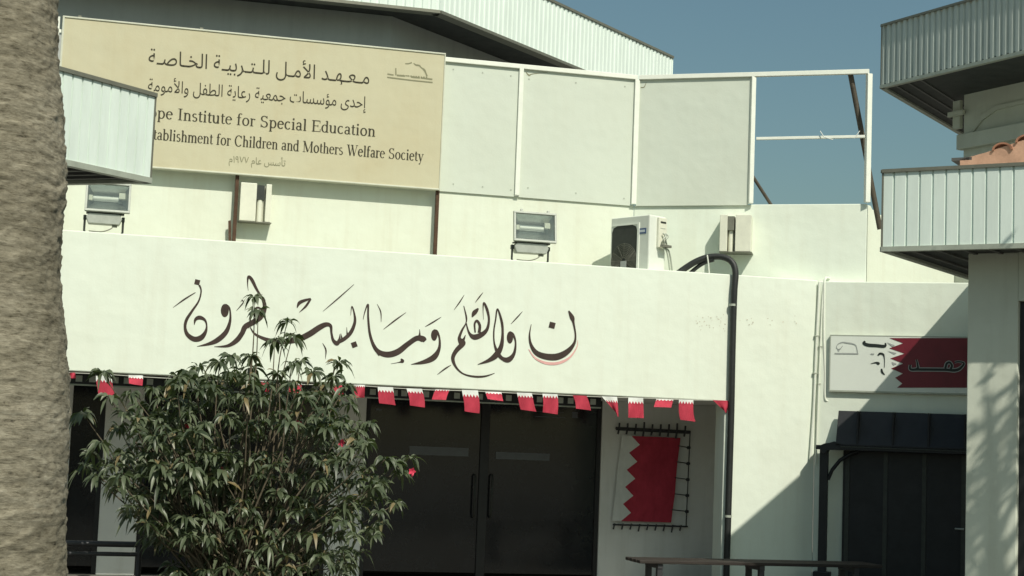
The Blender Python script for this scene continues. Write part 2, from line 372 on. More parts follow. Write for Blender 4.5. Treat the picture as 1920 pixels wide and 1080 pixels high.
k1 = Ink(lambda x, y: PY(310+x/4.8, 500+y/4.8, 0), (0, -1, 0))
k1.diamond(287, 140, 44)
k1.stroke([(305, 165, 18), (322, 220, 14), (300, 310, 16), (240, 400, 22), (190, 480, 28), (178, 550, 26), (200, 612, 36), (260, 652, 46), (320, 640, 48), (360, 590, 30), (372, 530, 14), (355, 480, 22), (310, 458, 36), (272, 475, 26), (260, 525, 3)])
k1.stroke([(70, 368, 3), (170, 295, 14), (272, 232, 6)])
k1.blob(535, 395, 36, 60, rot=.0)
k1.stroke([(540, 340, 16), (572, 365, 18), (585, 420, 16), (580, 500, 26), (545, 590, 42), (470, 660, 46), (390, 695, 28), (285, 718, 3)])
k1.stroke([(746, 215, 3), (740, 150, 10), (748, 90, 22), (780, 120, 30), (815, 190, 24), (850, 250, 20), (885, 310, 30), (893, 380, 38), (860, 450, 46), (790, 500, 50), (720, 540, 48), (690, 600, 44), (640, 665, 44), (560, 712, 26), (440, 720, 3)])
k1.stroke([(752, 555, 6), (764, 470, 11), (790, 405, 20), (830, 368, 18), (878, 392, 14)])
k1.stroke([(764, 545, 8), (800, 600, 18), (870, 640, 28), (960, 668, 40), (1060, 672, 48), (1180, 658, 50), (1290, 610, 54), (1390, 545, 50), (1450, 520, 40), (1488, 535, 28), (1495, 595, 20), (1510, 660, 26), (1545, 690, 40), (1566, 655, 22), (1572, 605, 4)])
k1.stroke([(1540, 688, 30), (1610, 650, 34), (1670, 590, 34), (1705, 500, 26), (1700, 420, 16), (1678, 358, 10), (1668, 440, 3)])
k1.stroke([(1590, 650, 20), (1584, 622, 8), (1580, 600, 3)]); k1.stroke([(1638, 620, 20), (1634, 580, 8), (1632, 545, 3)])
k1.stroke([(1185, 372, 6), (1205, 328, 30), (1250, 305, 26), (1310, 288, 14)]); k1.stroke([(1308, 290, 18), (1265, 355, 20), (1205, 412, 3)])
k1.stroke([(1418, 402, 3), (1550, 290, 11), (1697, 160, 4)])
k1.diamond(1700, 702, 46, -.35)
k1.stroke([(1415, 688, 3), (1445, 750, 13), (1440, 832, 2)])
k1.stroke([(640, 395, 3), (680, 350, 10), (702, 320, 10), (690, 300, 6), (680, 318, 4)])
k1.stroke([(1780, 478, 3), (1797, 400, 10), (1825, 340, 14), (1826, 450, 16), (1840, 600, 22), (1880, 720, 26), (1932, 795, 30)])
k1.mb.build('painted_script', M['brush'], school, label='dark brown brush script, left half of the fascia line')
k2 = Ink(lambda x, y: PY(660+x/4.364, 530+y/4.364, 0), (0, -1, 0))
k2.stroke([(90, 300, 3), (105, 240, 9), (128, 180, 10), (131, 300, 14), (150, 440, 20), (200, 550, 34), (280, 588, 48), (370, 568, 50), (460, 500, 42), (530, 455, 42), (580, 462, 50), (598, 478, 30)])
k2.stroke([(552, 440, 22), (554, 410, 10), (552, 380, 3)])
k2.stroke([(205, 175, 3), (235, 240, 10), (238, 322, 3)]); k2.stroke([(258, 382, 4), (350, 310, 12), (442, 244, 3)])
k2.blob(672, 430, 26, 46)
k2.stroke([(668, 385, 8), (695, 400, 20), (716, 460, 16), (712, 540, 26), (670, 610, 48), (590, 648, 34), (483, 669, 3)])
k2.stroke([(598, 361, 4), (660, 325, 12), (730, 281, 3)]); k2.stroke([(318, 664, 3), (385, 652, 8), (412, 642, 30), (400, 622, 8)])
k2.stroke([(914, 190, 6), (935, 280, 14), (932, 330, 10), (900, 390, 18), (878, 450, 26), (893, 482, 50), (905, 500, 44), (850, 560, 36), (825, 620, 30), (850, 690, 18), (910, 745, 12), (1000, 768, 16), (1090, 765, 14), (1167, 740, 3)])
k2.stroke([(928, 428, 6), (920, 450, 14), (905, 478, 30)])
k2.stroke([(932, 325, 10), (958, 410, 18), (1000, 445, 44), (1060, 425, 40), (1105, 380, 26), (1120, 300, 18), (1105, 220, 22), (1078, 165, 14), (1072, 230, 6), (1076, 302, 2)])
k2.stroke([(1008, 408, 12), (1003, 340, 16), (1022, 312, 20), (1045, 350, 22), (1040, 410, 26)])
k2.stroke([(982, 282, 8), (998, 250, 36), (1018, 228, 30), (1034, 210, 10)])
k2.stroke([(835, 222, 3), (880, 160, 10), (918, 100, 3)]); k2.stroke([(1008, 162, 3), (1040, 120, 10), (1072, 80, 3)]); k2.stroke([(698, 752, 3), (760, 705, 12), (810, 674, 3)])
k2.blob(1292, 448, 26, 50)
k2.stroke([(1290, 400, 10), (1318, 425, 20), (1338, 490, 14), (1325, 580, 26), (1280, 630, 44), (1230, 620, 30), (1195, 580, 30), (1165, 500, 14), (1160, 400, 12), (1175, 300, 12), (1190, 215, 12), (1225, 320, 20), (1232, 420, 20), (1220, 520, 36), (1180, 590, 48), (1120, 635, 30), (1028, 669, 3)])
k2.stroke([(1300, 338, 3), (1350, 285, 10), (1394, 236, 3)])
k2.stroke([(1445, 545, 6), (1500, 618, 14), (1590, 658, 22), (1690, 657, 22), (1780, 612, 16), (1838, 530, 8), (1846, 470, 3)], mi=1)
k2.stroke([(1466, 340, 4), (1452, 430, 14), (1465, 510, 24), (1510, 575, 40), (1590, 605, 50), (1680, 605, 54), (1760, 565, 44), (1815, 500, 24), (1828, 430, 14), (1812, 330, 18), (1800, 285, 36), (1772, 230, 10)])
k2.diamond(1637, 348, 46)
k2.mb.build('painted_script', [M['brush'], M['pink']], school, label='dark brown brush script with a pink underline, right half')

rs = random.Random(3)
k3 = Ink(lambda x, y: PY(x, y, 0), (0, -1, 0), .0008)
for _ in range(46):
    x = rs.gauss(1335, 32) if rs.random() < .8 else rs.uniform(1400, 1500); y = 604+rs.gauss(0, 8)
    if abs(x-1375) > 8: k3.blob(x, y, rs.uniform(.5, 1.8), rs.uniform(.4, 1.2), 0, rs.uniform(0, 3))
k3.mb.build('scuff_marks', M['scuff'], school)['kind'] = 'stuff'
# ------------------------------------------------------------------ beige sign with lettering
YSG = 1.04
TL, TR = PY(118, 28, YSG), PY(836, 100, YSG); zsb = PY(828, 357, YSG).z; zst = TR.z
xs0, xs1 = TL.x, TR.x
sign = thing('sign_board', 'long beige name board with four lines of dark lettering above the fascia', 'sign', ((xs0+xs1)/2, YSG, zsb))
mb = MB(); mb.bx(xs0+.012, xs1-.012, YSG, YSG+.10, zsb+.012, zst-.012); mb.build('panel', M['beige'], sign)
mb = MB()
mb.bx(xs0, xs1, YSG-.012, YSG+.11, zst-.020, zst); mb.bx(xs0, xs1, YSG-.012, YSG+.11, zsb, zsb+.020)
mb.bx(xs0, xs0+.024, YSG-.011, YSG+.109, zsb+.02, zst-.02); mb.bx(xs1-.016, xs1, YSG-.011, YSG+.109, zsb+.02, zst-.02)
mb.build('frame', M['signframe'], sign, .004)
for px in (441, 818):
    c = PY(px, 400, YSG+.09); mb = MB()
    mb.bx(c.x-.021, c.x+.021, YSG+.04, YSG+.095, 3.6, zsb-.001)
    if px == 441: mb.cbox((c.x-.055, YSG+.06, 4.23), (.03, 0, .01), (0, .03, 0), (-.02, 0, .30))
    mb.build('support_post', M['rust'], sign)
for px, py in ((378, 52), (150, 32)):
    c = PY(px, py, YSG+.05); mb = MB(); mb.bx(c.x-.02, c.x+.02, YSG+.03, YSG+.06, zst, zst+.03); mb.build('hanger_lug', M['trim'], sign)
mb = MB(); mb.bx(xs0-.09, xs0-.03, YSG+.02, YSG+.06, zst-.32, zst-.01); mb.bx(xs0-.03, xs0, YSG+.03, YSG+.05, zst-.2, zst-.16); mb.build('edge_bracket', M['white'], sign)

TAIL = {'ا': (0xFE8D, 2), 'أ': (0xFE83, 2), 'إ': (0xFE87, 2), 'ؤ': (0xFE85, 2), 'ب': (0xFE8F, 4), 'ة': (0xFE93, 2), 'ت': (0xFE95, 4), 'ج': (0xFE9D, 4), 'ح': (0xFEA1, 4),
        'خ': (0xFEA5, 4), 'د': (0xFEA9, 2), 'ر': (0xFEAD, 2), 'س': (0xFEB1, 4), 'ص': (0xFEB9, 4), 'ط': (0xFEC1, 4), 'ع': (0xFEC9, 4), 'ف': (0xFED1, 4),
        'ل': (0xFEDD, 4), 'م': (0xFEE1, 4), 'ن': (0xFEE5, 4), 'ه': (0xFEE9, 4), 'و': (0xFEED, 2), 'ى': (0xFEEF, 2), 'ي': (0xFEF1, 4), 'ـ': (0x640, 4), 'ﻻ': (0xFEFB, 2), 'ﻷ': (0xFEF7, 2)}
def shape(s):
    s = s.replace('لا', 'ﻻ').replace('لأ', 'ﻷ'); out = []
    for i, ch in enumerate(s):
        if ch not in TAIL: out.append(ch); continue
        base, n = TAIL[ch]
        prev = i > 0 and s[i-1] in TAIL and TAIL[s[i-1]][1] == 4
        nxt = n == 4 and i < len(s)-1 and s[i+1] in TAIL
        if ch == 'ـ': out.append(chr(base)); continue
        out.append(chr(base+(3 if prev and nxt else 2 if nxt else 1 if prev else 0)))
    # visual order, digits keep theirs
    v = out[::-1]; txt = ''.join(v); res = ''; d = ''
    for ch in txt:
        if '٠' <= ch <= '٩': d = ch+d
        else: res += d+ch; d = ''
    return res+d
def font_mesh(body):
    c = bpy.data.curves.new('lettering', 'FONT'); c.body = body; c.resolution_u = 3
    o = bpy.data.objects.new('lettering', c); COL.objects.link(o); bpy.context.view_layer.update()
    me = bpy.data.meshes.new_from_object(o.evaluated_get(bpy.context.evaluated_depsgraph_get()))
    vs = [Vector(v.co) for v in me.vertices]; fs = [tuple(p_.vertices) for p_ in me.polygons]
    bpy.data.objects.remove(o); bpy.data.curves.remove(c); bpy.data.meshes.remove(me)
    return vs, fs
def arabic(mb, text, l, r, height, Y=YSG, mi=0):
    """text between two baseline ends l, r (world points), alef height in metres"""
    vs, fs = font_mesh(shape(text)); x0 = min(v.x for v in vs); x1 = max(v.x for v in vs)
    sx = (r.x-l.x)/(x1-x0); sz = height/.72
    mb.add([Vector((l.x+(v.x-x0)*sx, Y-.003, l.z+(r.z-l.z)*(v.x-x0)/(x1-x0)+v.y*sz)) for v in vs], fs, mi)

T_, t_ = .098, .036
def arc(cx, cy, rx, ry, a0, a1, thick=T_, n=14):
    out = []
    for i in range(n+1):
        a = R_(a0+(a1-a0)*i/n); tx, ty = -rx*math.sin(a), ry*math.cos(a); l = math.hypot(tx, ty)
        out.append((cx+rx*math.cos(a), cy+ry*math.sin(a), t_+(thick-t_)*abs(ty/l)**1.6))
    return out
def ln(x0, y0, x1, y1, w_=T_): return [(x0, y0, w_), (x1, y1, w_)]
def sf(x, y, h=.1): return [(x-h, y+(.015 if y < .3 else -.015), .03), (x+h, y+(.015 if y < .3 else -.015), .03)]
def fl(x, y): return [(x-.1, y-.03, .03), (x, y-.008, .05)]
G = {' ': (.27, []),
 'H': (.74, [ln(.14, 0, .14, .66), ln(.6, 0, .6, .66), ln(.14, .34, .6, .34, t_), sf(.14, 0, .12), sf(.6, 0, .12), sf(.14, .66, .12), sf(.6, .66, .12)]),
 'o': (.5, [arc(.25, .225, .175, .215, 0, 360)]), 'p': (.52, [ln(.13, -.2, .13, .44), arc(.27, .225, .165, .215, 150, -150), sf(.13, -.21), fl(.13, .45)]),
 'e': (.45, [arc(.23, .225, .165, .215, 8, 318), ln(.07, .26, .39, .26, t_)]), 'I': (.35, [ln(.17, 0, .17, .66), sf(.17, 0, .13), sf(.17, .66, .13)]),
 'n': (.52, [ln(.13, 0, .13, .44), arc(.265, .29, .13, .14, 170, 0), ln(.395, 0, .395, .3), sf(.13, 0), sf(.395, 0), fl(.13, .45)]),
 's': (.39, [arc(.19, .335, .11, .10, 40, 270, .085), arc(.19, .12, .125, .11, 90, -150, .085)]),
 't': (.29, [ln(.13, .08, .13, .57, .09), ln(.02, .435, .27, .435, t_), arc(.2, .09, .07, .075, 180, 330, .08)]),
 'i': (.28, [ln(.14, 0, .14, .44), sf(.14, 0), fl(.14, .45), ln(.14, .56, .14, .66, .1)]),
 'u': (.52, [ln(.11, .15, .11, .44), arc(.24, .16, .13, .145, 180, 350), ln(.385, 0, .385, .44), fl(.11, .45), fl(.385, .45), [(.385, .02, .04), (.47, .03, .03)]]),
 'f': (.32, [ln(.13, 0, .13, .56), arc(.23, .55, .10, .115, 180, 40, .09), ln(.02, .435, .27, .435, t_), sf(.13, 0, .11)]),
 'r': (.35, [ln(.12, 0, .12, .44), arc(.24, .32, .11, .1, 165, 55, .08), sf(.12, 0, .11), fl(.12, .45), ln(.3, .37, .3, .43, .08)]),
 'S': (.57, [arc(.28, .495, .17, .15, 30, 270), arc(.28, .175, .19, .165, 90, -150), ln(.45, .5, .45, .66, t_), ln(.09, 0, .09, .18, t_)]),
 'c': (.44, [arc(.235, .225, .165, .215, 48, 318)]),
 'a': (.45, [arc(.21, .33, .115, .11, 165, 0, .09), ln(.325, .03, .325, .34, .09), arc(.2, .125, .125, .11, 20, 340, .09), [(.325, .03, .04), (.43, .03, .03)]]),
 'l': (.28, [ln(.14, 0, .14, .67), sf(.14, 0), fl(.14, .68)]),
 'E': (.62, [ln(.15, 0, .15, .66), ln(.04, .642, .54, .642, t_), ln(.04, .018, .57, .018, t_), ln(.15, .34, .42, .34, t_), ln(.54, .5, .54, .66, t_), ln(.57, 0, .57, .17, t_), ln(.42, .27, .42, .41, t_)]),
 'd': (.51, [arc(.235, .225, .165, .215, 30, 330), ln(.38, 0, .38, .67), fl(.38, .68), [(.38, .018, .035), (.48, .02, .03)]]),
 'b': (.51, [ln(.12, 0, .12, .67), arc(.27, .225, .165, .215, 150, -150), fl(.12, .68)]),
 'h': (.52, [ln(.13, 0, .13, .67), arc(.265, .29, .13, .14, 170, 0), ln(.395, 0, .395, .3), sf(.13, 0), sf(.395, 0), fl(.13, .68)]),
 'm': (.79, [ln(.13, 0, .13, .44), arc(.265, .29, .13, .14, 170, 0), ln(.395, 0, .395, .3), arc(.53, .29, .13, .14, 170, 0), ln(.66, 0, .66, .3), sf(.13, 0), sf(.395, 0), sf(.66, 0), fl(.13, .45)]),
 'C': (.67, [arc(.36, .33, .265, .325, 42, 318), ln(.575, .48, .575, .66, t_)]),
 'M': (.9, [ln(.14, 0, .14, .66, t_), ln(.15, .66, .44, .02, .095), ln(.45, .02, .74, .66, t_), ln(.75, 0, .75, .66), sf(.14, 0, .11), sf(.75, 0, .12), sf(.12, .66, .09), sf(.77, .66, .1)]),
 'W': (.95, [ln(.13, .66, .32, .0, .095), ln(.32, 0, .48, .56, t_), ln(.45, .66, .65, 0, .095), ln(.65, 0, .86, .66, t_), sf(.13, .66, .12), sf(.45, .66, .11), sf(.86, .66, .1)]),
 'y': (.5, [ln(.1, .44, .26, .02, .09), ln(.42, .44, .2, -.16, .04), sf(.1, .45, .09), sf(.42, .45, .08), ln(.1, -.17, .2, -.17, .07)])}
def twidth(s): return sum(G[c][0] for c in s)
def serif(ink, s, x0, z0, sx, sz):
    x = x0
    for c in s:
        adv, st = G[c]
        for q in st: ink.stroke([(x+p_[0]*sx, z0+p_[1]*sz, p_[2]*(sx+sz)/2) for p_ in q], mi=0, smooth=False)
        x += adv*sx
class FInk(Ink):       # widths are in metres here
    def stroke(s, pts, n=8, mi=0, smooth=True):
        P = spline(pts, n) if smooth and len(pts) > 2 else pts
        off = s.n*(s.lift+(s.k % 40)*.0001); s.k += 1; L_, R2 = [], []
        for i, p in enumerate(P):
            a_ = P[i-1] if i else p; b_ = P[i+1] if i < len(P)-1 else p
            tx, ty = b_[0]-a_[0], b_[1]-a_[1]; l = math.hypot(tx, ty) or 1
            nx, ny = -ty/l*p[2]*.5, tx/l*p[2]*.5
            L_.append(s.mp(p[0]+nx, p[1]+ny)+off); R2.append(s.mp(p[0]-nx, p[1]-ny)+off)
        m = len(P); s.mb.add(L_+R2, [(i, i+1, m+i+1, m+i) for i in range(m-1)], mi)
sgn = lambda x, y: PY(x, y, YSG)
mb = MB(); arabic(mb, 'مـعـهـد الأمـل للـتـربيـة الخـاصـة', sgn(278, 119), sgn(692, 158), .185)
mb.build('lettering', M['ink'], sign, label='top line of large dark lettering')
mb = MB(); arabic(mb, 'إحدى مؤسسات جمعية رعاية الطفل والأمومة', sgn(277, 170), sgn(686, 203), .150)
mb.build('lettering', M['ink'], sign, label='second line of lettering')
mb = MB(); arabic(mb, 'تأسس عام ١٩٧٧م', sgn(429, 304), sgn(535, 312), .085)
mb.build('lettering', M['inkpale'], sign, label='small faded bottom line')
fi = FInk(lambda x, z: Vector((x, YSG, z)), (0, -1, 0))
a, b = sgn(332, 229), sgn(704, 253.5); sx = (b.x-a.x)/twidth('Institute for Special Education')
serif(fi, 'Hope Institute for Special Education', a.x-twidth('Hope ')*sx, (a.z+b.z)/2+.004, sx, .215)
fi.mb.build('lettering', M['ink'], sign, label='third line of serif lettering')
fi = FInk(lambda x, z: Vector((x, YSG, z)), (0, -1, 0))
a, b = sgn(287, 262), sgn(794, 303.5); sx = (b.x-a.x)/twidth('tablishment for Children and Mothers Welfare Society')
serif(fi, 'Establishment for Children and Mothers Welfare Society', a.x-twidth('Es')*sx, (a.z+b.z)/2+.004, sx, .205)
fi.mb.build('lettering', M['ink'], sign, label='fourth line of narrower serif lettering')
lg = Ink(lambda x, y: PY(700+x/10.8, 80+y/10.8, YSG), (0, -1, 0))
lg.stroke([(645, 425, 22), (710, 425, 24), (780, 403, 26)]); lg.stroke([(815, 415, 14), (860, 450, 30), (930, 465, 32), (970, 505, 22), (1030, 550, 38), (1060, 610, 30), (1088, 680, 30)])
lg.stroke([(455, 515, 24), (456, 660, 26)]); lg.stroke([(285, 635, 28), (410, 655, 26)]); lg.stroke([(475, 660, 34), (640, 675, 30)]); lg.stroke([(670, 668, 18), (730, 678, 18)])
lg.stroke([(765, 692, 34), (940, 710, 32)]); lg.stroke([(960, 712, 26), (1195, 742, 30)]); lg.stroke([(280, 700, 24), (500, 728, 26), (800, 765, 24), (1200, 805, 24)])
for i in range(12): lg.stroke([(490+i*52, 655+i*4.2, 16+8*(i % 3)), (520+i*52, 657+i*4.2, 20)])
lg.mb.build('emblem', M['inkpale'], sign)

# ------------------------------------------------------------------ billboard frame to the right of the sign
bb = thing('billboard_frame', 'white tube frame holding three blank panels and one empty bay on the upper wall', 'billboard', (7, YU, ZU))
YF = YU-.03
ztop = PY(975, 120, YF).z
x_a = xs1+.004; x_b = PY(973, 250, YF).x
Kf = Vector((PY(1191, 260, YF).x, YF, 0))
def rail(name, p, q, wd=.058, m='white'):
    d = (q-p).normalized(); u = d.orthogonal().normalized()
    if abs(d.z) < .5: u = Vector((0, 0, 1)); 
    else: u = XV if abs(d.y) < .9 else XV
    u = (u-d*u.dot(d)).normalized(); v = d.cross(u)
    m_ = MB(); m_.box(p-u*wd/2-v*wd/2, q-p, u*wd, v*wd); return m_.build(name, M[m], bb, .004)
zf = ZU+.004
e2t = PV(1630, 130, Kf, AZU); e1t = PV(1413, 136, Kf, AZU); e2b = PV(1624, 380, Kf, AZU)
ztr = e2t.z-.03
kt = Vector((Kf.x, Kf.y, ztop-.03))
rail('top_rail', Vector((x_a, YF, PY(838, 112, YF).z)), kt)
rail('top_rail', kt+uu*.03, Vector((e2t.x, e2t.y, ztr)))
rail('post', Vector((x_b, YF, zf)), Vector((x_b, YF, ztop-.06)))
rail('post', Vector((Kf.x, Kf.y, zf)), kt-ZV*.03, .065)
f1 = (Vector((e1t.x, e1t.y, 0))-Kf).length; f2 = (Vector((e2t.x, e2t.y, 0))-Kf).length
def zlin(t, z0, z1): return z0+(z1-z0)*t/f2
rail('post', Kf+uu*f1+ZV*(zlin(f1, zf, e2b.z)+.0), Kf+uu*f1+ZV*(zlin(f1, ztop, ztr+.03)-.06))
rail('post', Kf+uu*f2+ZV*(e2b.z+.004), Kf+uu*f2+ZV*(ztr-.03), .065)
c1 = PV(1418, 260, Kf, AZU); c2 = PV(1622, 256, Kf, AZU); rail('cross_bar', Vector((c1.x, c1.y, c1.z)), c2, .036)
def pan(p, q, z0a, z0b, z1a, z1b, lab):
    n = Vector((-(q-p).y, (q-p).x, 0)).normalized()
    m_ = MB(); m_.prism([p+ZV*z0a, q+ZV*z0b, q+ZV*z1b, p+ZV*z1a], n*.02); m_.build('panel', M['panel'], bb, label=lab)
B0 = Vector((0, .006, 0))
pan(Vector((x_a, YF, 0))+B0, Vector((x_b-.03, YF, 0))+B0, zf-.02, zf-.02, ztop-.05, ztop-.06, 'blank pale panel next to the beige sign')
pan(Vector((x_b+.03, YF, 0))+B0, Kf-XV*.034+B0, zf-.02, zf-.02, ztop-.06, ztop-.06, 'blank pale panel in the middle')
nb = nu*.006
pan(Kf+uu*.036+nb, Kf+uu*(f1-.03)+nb, zf-.02, zlin(f1, zf, e2b.z)-.02, ztop-.06, zlin(f1, ztop, ztr+.03)-.06, 'blank greyer panel on the bent wall')
def brace(p, q, r=.032):
    m_ = MB(); m_.tube([p, q], r, 8); m_.build('brace', M['brace'], bb)
bp = PV(1594, 134, Kf, AZU)+nu*.06; bq = PV(1650, 430, Kf+nu*.32, AZU); brace(bp, bq, .036)
bp = PV(1408, 325, Kf, AZU)+nu*.05; bq = PV(1456, 400, Kf+nu*.25, AZU); brace(bp, bq, .022)
for px_, py_ in ((850, 130), (905, 136), (958, 142), (850, 345), (905, 350), (958, 356), (992, 148), (1080, 155), (1172, 162), (990, 352), (1080, 362), (1170, 372)):
    c = PY(px_, py_, YF+.004); fx = MB(); fx.cbox(c, XV*.016, YV*.006, ZV*.016); fx.build('screw', M['trimpale'], bb)
# torn scraps of old print left at the panel corners
sc = Ink(lambda x, y: PY(800+x/3.176, 60+y/3.176, YF+.006), (0, -1, 0), .003)
sc.stroke([(592, 240, 3), (610, 258, 9), (630, 250, 4), (720, 240, 2)]); 
sc.mb.build('torn_edge', M['inkpale'], bb)
sc = Ink(lambda x, y: PV(800+x/3.176, 60+y/3.176, Kf+nb, AZU), -nu, .003)
sc.stroke([(1275, 330, 5), (1295, 328, 5), (1308, 300, 2)]); sc.mb.build('torn_edge', M['inkpale'], bb)
tw = MB(); a = PV(1538, 247, Kf, AZU); b = PV(1545, 258, Kf, AZU); c = PV(1562, 263, Kf, AZU)
tw.tube([a-nu*.04, b-nu*.05, c-nu*.03], .006, 6); tw.build('torn_strip', M['whitecloth'], bb); tw = MB(); a = PV(1602, 260, Kf, AZU); b = PV(1612, 246, Kf, AZU); tw.tube([a-nu*.03, b-nu*.02], .005, 6)
tw.build('torn_strip', M['whitecloth'], bb)

# ------------------------------------------------------------------ floodlights standing on the parapet roof
def floodlight(px0, px1, ptop, pbot, Yf, label):
    a = PY(px0, ptop, Yf); b = PY(px1, ptop+ (px1-px0)*.06, Yf); W_ = b.x-a.x; H_ = W_*.70; zc = (a.z+b.z)/2-H_/2
    cx = (a.x+b.x)/2
    root = thing('floodlight', label, 'floodlight', (cx, Yf, 3.6), 'floodlights behind the fascia parapet')
    til = R_(9); uz = Vector((0, math.sin(til), math.cos(til))); un_ = Vector((0, -math.cos(til), math.sin(til)))*-1
    # un_ points backwards (away from the street), face leans to look downwards
    un_ = Vector((0, math.cos(til), -math.sin(til))); o = Vector((cx, Yf, zc)); X = XV*W_/2; Z = uz*H_/2; D = .19
    m_ = MB(); t = .026
    m_.box(o-X-Z, X*2, un_*.05, uz*t); m_.box(o-X+Z-uz*t, X*2, un_*.05, uz*t)
    m_.box(o-X-Z+uz*t, XV*t, un_*.05, uz*(H_-2*t)); m_.box(o+X-XV*t-Z+uz*t, XV*t, un_*.05, uz*(H_-2*t))
    for s_ in (-.62, .62): m_.cbox(o+X*s_+Z+uz*.01+un_*.02, XV*.03, un_*.03, uz*.04)
    # tapered back shell
    fr = [o-X*.97-Z*.97+un_*.05, o+X*.97-Z*.97+un_*.05, o+X*.97+Z*.97+un_*.05, o-X*.97+Z*.97+un_*.05]
    bk = [o-X*.72-Z*.6+un_*D, o+X*.72-Z*.6+un_*D, o+X*.72+Z*.6+un_*D, o-X*.72+Z*.6+un_*D]
    m_.add(fr+bk, [(0, 1, 5, 4), (1, 2, 6, 5), (2, 3, 7, 6), (3, 0, 4, 7), (4, 5, 6, 7)])
    hs = m_.build('housing', M['alu'], root, .004)
    m_ = MB(); s0, s1, dd = .93, .55, .15
    fr = [o-X*s0-Z*s0+un_*.03, o+X*s0-Z*s0+un_*.03, o+X*s0+Z*s0+un_*.03, o-X*s0+Z*s0+un_*.03]
    bk = [o-X*.62-Z*.15+un_*dd, o+X*.62-Z*.15+un_*dd, o+X*.62+Z*.3+un_*dd, o-X*.62+Z*.3+un_*dd]
    m_.add(fr+bk, [(4, 5, 1, 0), (5, 6, 2, 1), (6, 7, 3, 2), (7, 4, 0, 3), (7, 6, 5, 4)])
    m_.build('reflector', M['reflector'], root)
    m_ = MB(); m_.tube([o-X*.66+un_*.09, o+X*.46+un_*.09], .028, 10); m_.build('lamp_tube', M['tubeglass'], root)
    m_ = MB(); m_.cbox(o+X*.62+Z*.22+un_*.085, XV*.07, un_*.06, uz*.07); m_.build('lamp_holder', M['cream'], root)
    m_ = MB(); m_.cbox(o-X*.76+un_*.085, XV*.04, un_*.05, uz*.06); m_.build('lamp_holder', M['cream'], root)
    m_ = MB(); m_.box(o-X*.95-Z*.95+un_*.018, X*1.9, un_*.004, Z*1.9); m_.build('glass', M['glass'], root)
    # control gear box slung underneath, bracket legs, cable
    gz = zc-H_/2-.018; gh = .12; gw = W_*.80
    m_ = MB(); c = .03; y0 = Yf+.01; gx = cx-W_*.06
    prof = [(gx-gw/2+c, gz), (gx+gw/2-c, gz), (gx+gw/2, gz-.05), (gx+gw/2-.03, gz-gh), (gx-gw/2+.03, gz-gh), (gx-gw/2, gz-.05)]
    m_.prism([(x, y0, z) for x, z in prof], (0, .16, 0)); m_.build('gear_box', M['alu'], root, .008)
    m_ = MB(); m_.bx(gx-gw/2, gx+gw/2+.02, y0+.02, y0+.14, gz+.001, gz+.016); m_.build('hinge_bar', M['darkmetal'], root)
    for s_ in (-1, 1):
        xx = gx+s_*(gw/2+.012); m_ = MB()
        m_.tube([(xx, y0+.08, gz-.02), (xx, y0+.08, gz-.12), (xx, y0+.08, gz-.20), (xx-s_*.03, y0+.08, gz-.25), (xx-s_*.03, y0+.08, 3.602)], .013, 8)
        m_.cbox((xx, y0+.08, gz-.05), (.035, 0, 0), (0, .05, 0), (0, 0, .05)); m_.build('bracket_leg', M['darkmetal'], root)
    m_ = MB(); q = [(gx+gw*.28, y0+.05, gz-gh), (gx+gw*.2, y0+.02, gz-gh-.05), (gx-.02, y0+.02, gz-gh-.09), (gx-gw*.4, y0+.05, gz-gh-.085)]
    m_.tube([Vector(v) for v in spline(q, 6)], .007, 6); m_.cbox((gx+gw*.3, y0+.05, gz-gh-.012), (.06, 0, 0), (0, .04, 0), (0, 0, .03)); m_.build('cable', M['trim'], root)
    return root
floodlight(965, 1045, 394, 485, .42, 'grey metal floodlight standing between the air conditioner and the beige sign')
floodlight(162, 247, 338, 430, .42, 'grey metal floodlight half hidden below the entrance canopy beside the palm trunk')

# ------------------------------------------------------------------ wall lamps with open slots
def wall_lamp(O, u, n, label, W_, H_, D, dark, cl, sw):
    """O = centre bottom on the wall, u along wall, n out of the wall"""
    root = thing('wall_lamp', label, 'wall lamp', O, 'cream wall lamps on the upper wall')
    m_ = MB(); o_ = O-u*W_/2; a_, b_ = W_*cl, W_*(cl+sw)
    m_.box(o_, u*a_, n*D, ZV*H_); m_.box(o_+u*b_, u*(W_-b_), n*D, ZV*H_)
    m_.box(o_+u*(a_-.002), u*(b_-a_+.004), n*D*.45, ZV*(H_-.004))
    m_.build('body', M['cream'], root, .006)
    m_ = MB(); cx = o_+u*(a_+b_)*.5-u*W_*sw*.08
    m_.tube([cx+n*D*.72, cx+n*D*.72+ZV*H_*.58], W_*sw*.32, 12); m_.build('lamp_tube', M['cream'], root)
    m_ = MB(); m_.box(cx-u*W_*sw*.42+n*(D*.5)+ZV*H_*.58, u*W_*sw*.84, n*D*.46, ZV*H_*.38); m_.build('socket', M[dark], root)
    m_ = MB(); m_.box(O-u*W_/2-ZV*.012-u*.004, u*(W_+.02), n*(D+.004), ZV*.009); m_.build('base_plate', M['trim'], root)
    return root
q0, q1 = PY(446, 417, YU), PY(504, 419, YU); qt = PY(446, 346, YU)
wall_lamp(Vector(((q0.x+q1.x)/2, YU, (q0.z+q1.z)/2)), XV, -YV, 'cream wall lamp beside a rusty sign post under the beige sign', q1.x-q0.x, qt.z-q0.z, .17, 'darkmetal', .52, .30)
q0, q1 = PV(1352, 478, K, AZU), PV(1410, 474, K, AZU); qt = PV(1352, 410, K, AZU)
wall_lamp(Vector(((q0.x+q1.x)/2, (q0.y+q1.y)/2, (q0.z+q1.z)/2)), uu, -nu, 'cream wall lamp next to the air conditioner above the bend of the black hose', (q1-q0).length*1.0, qt.z-q0.z, .26, 'trim', .24, .26)

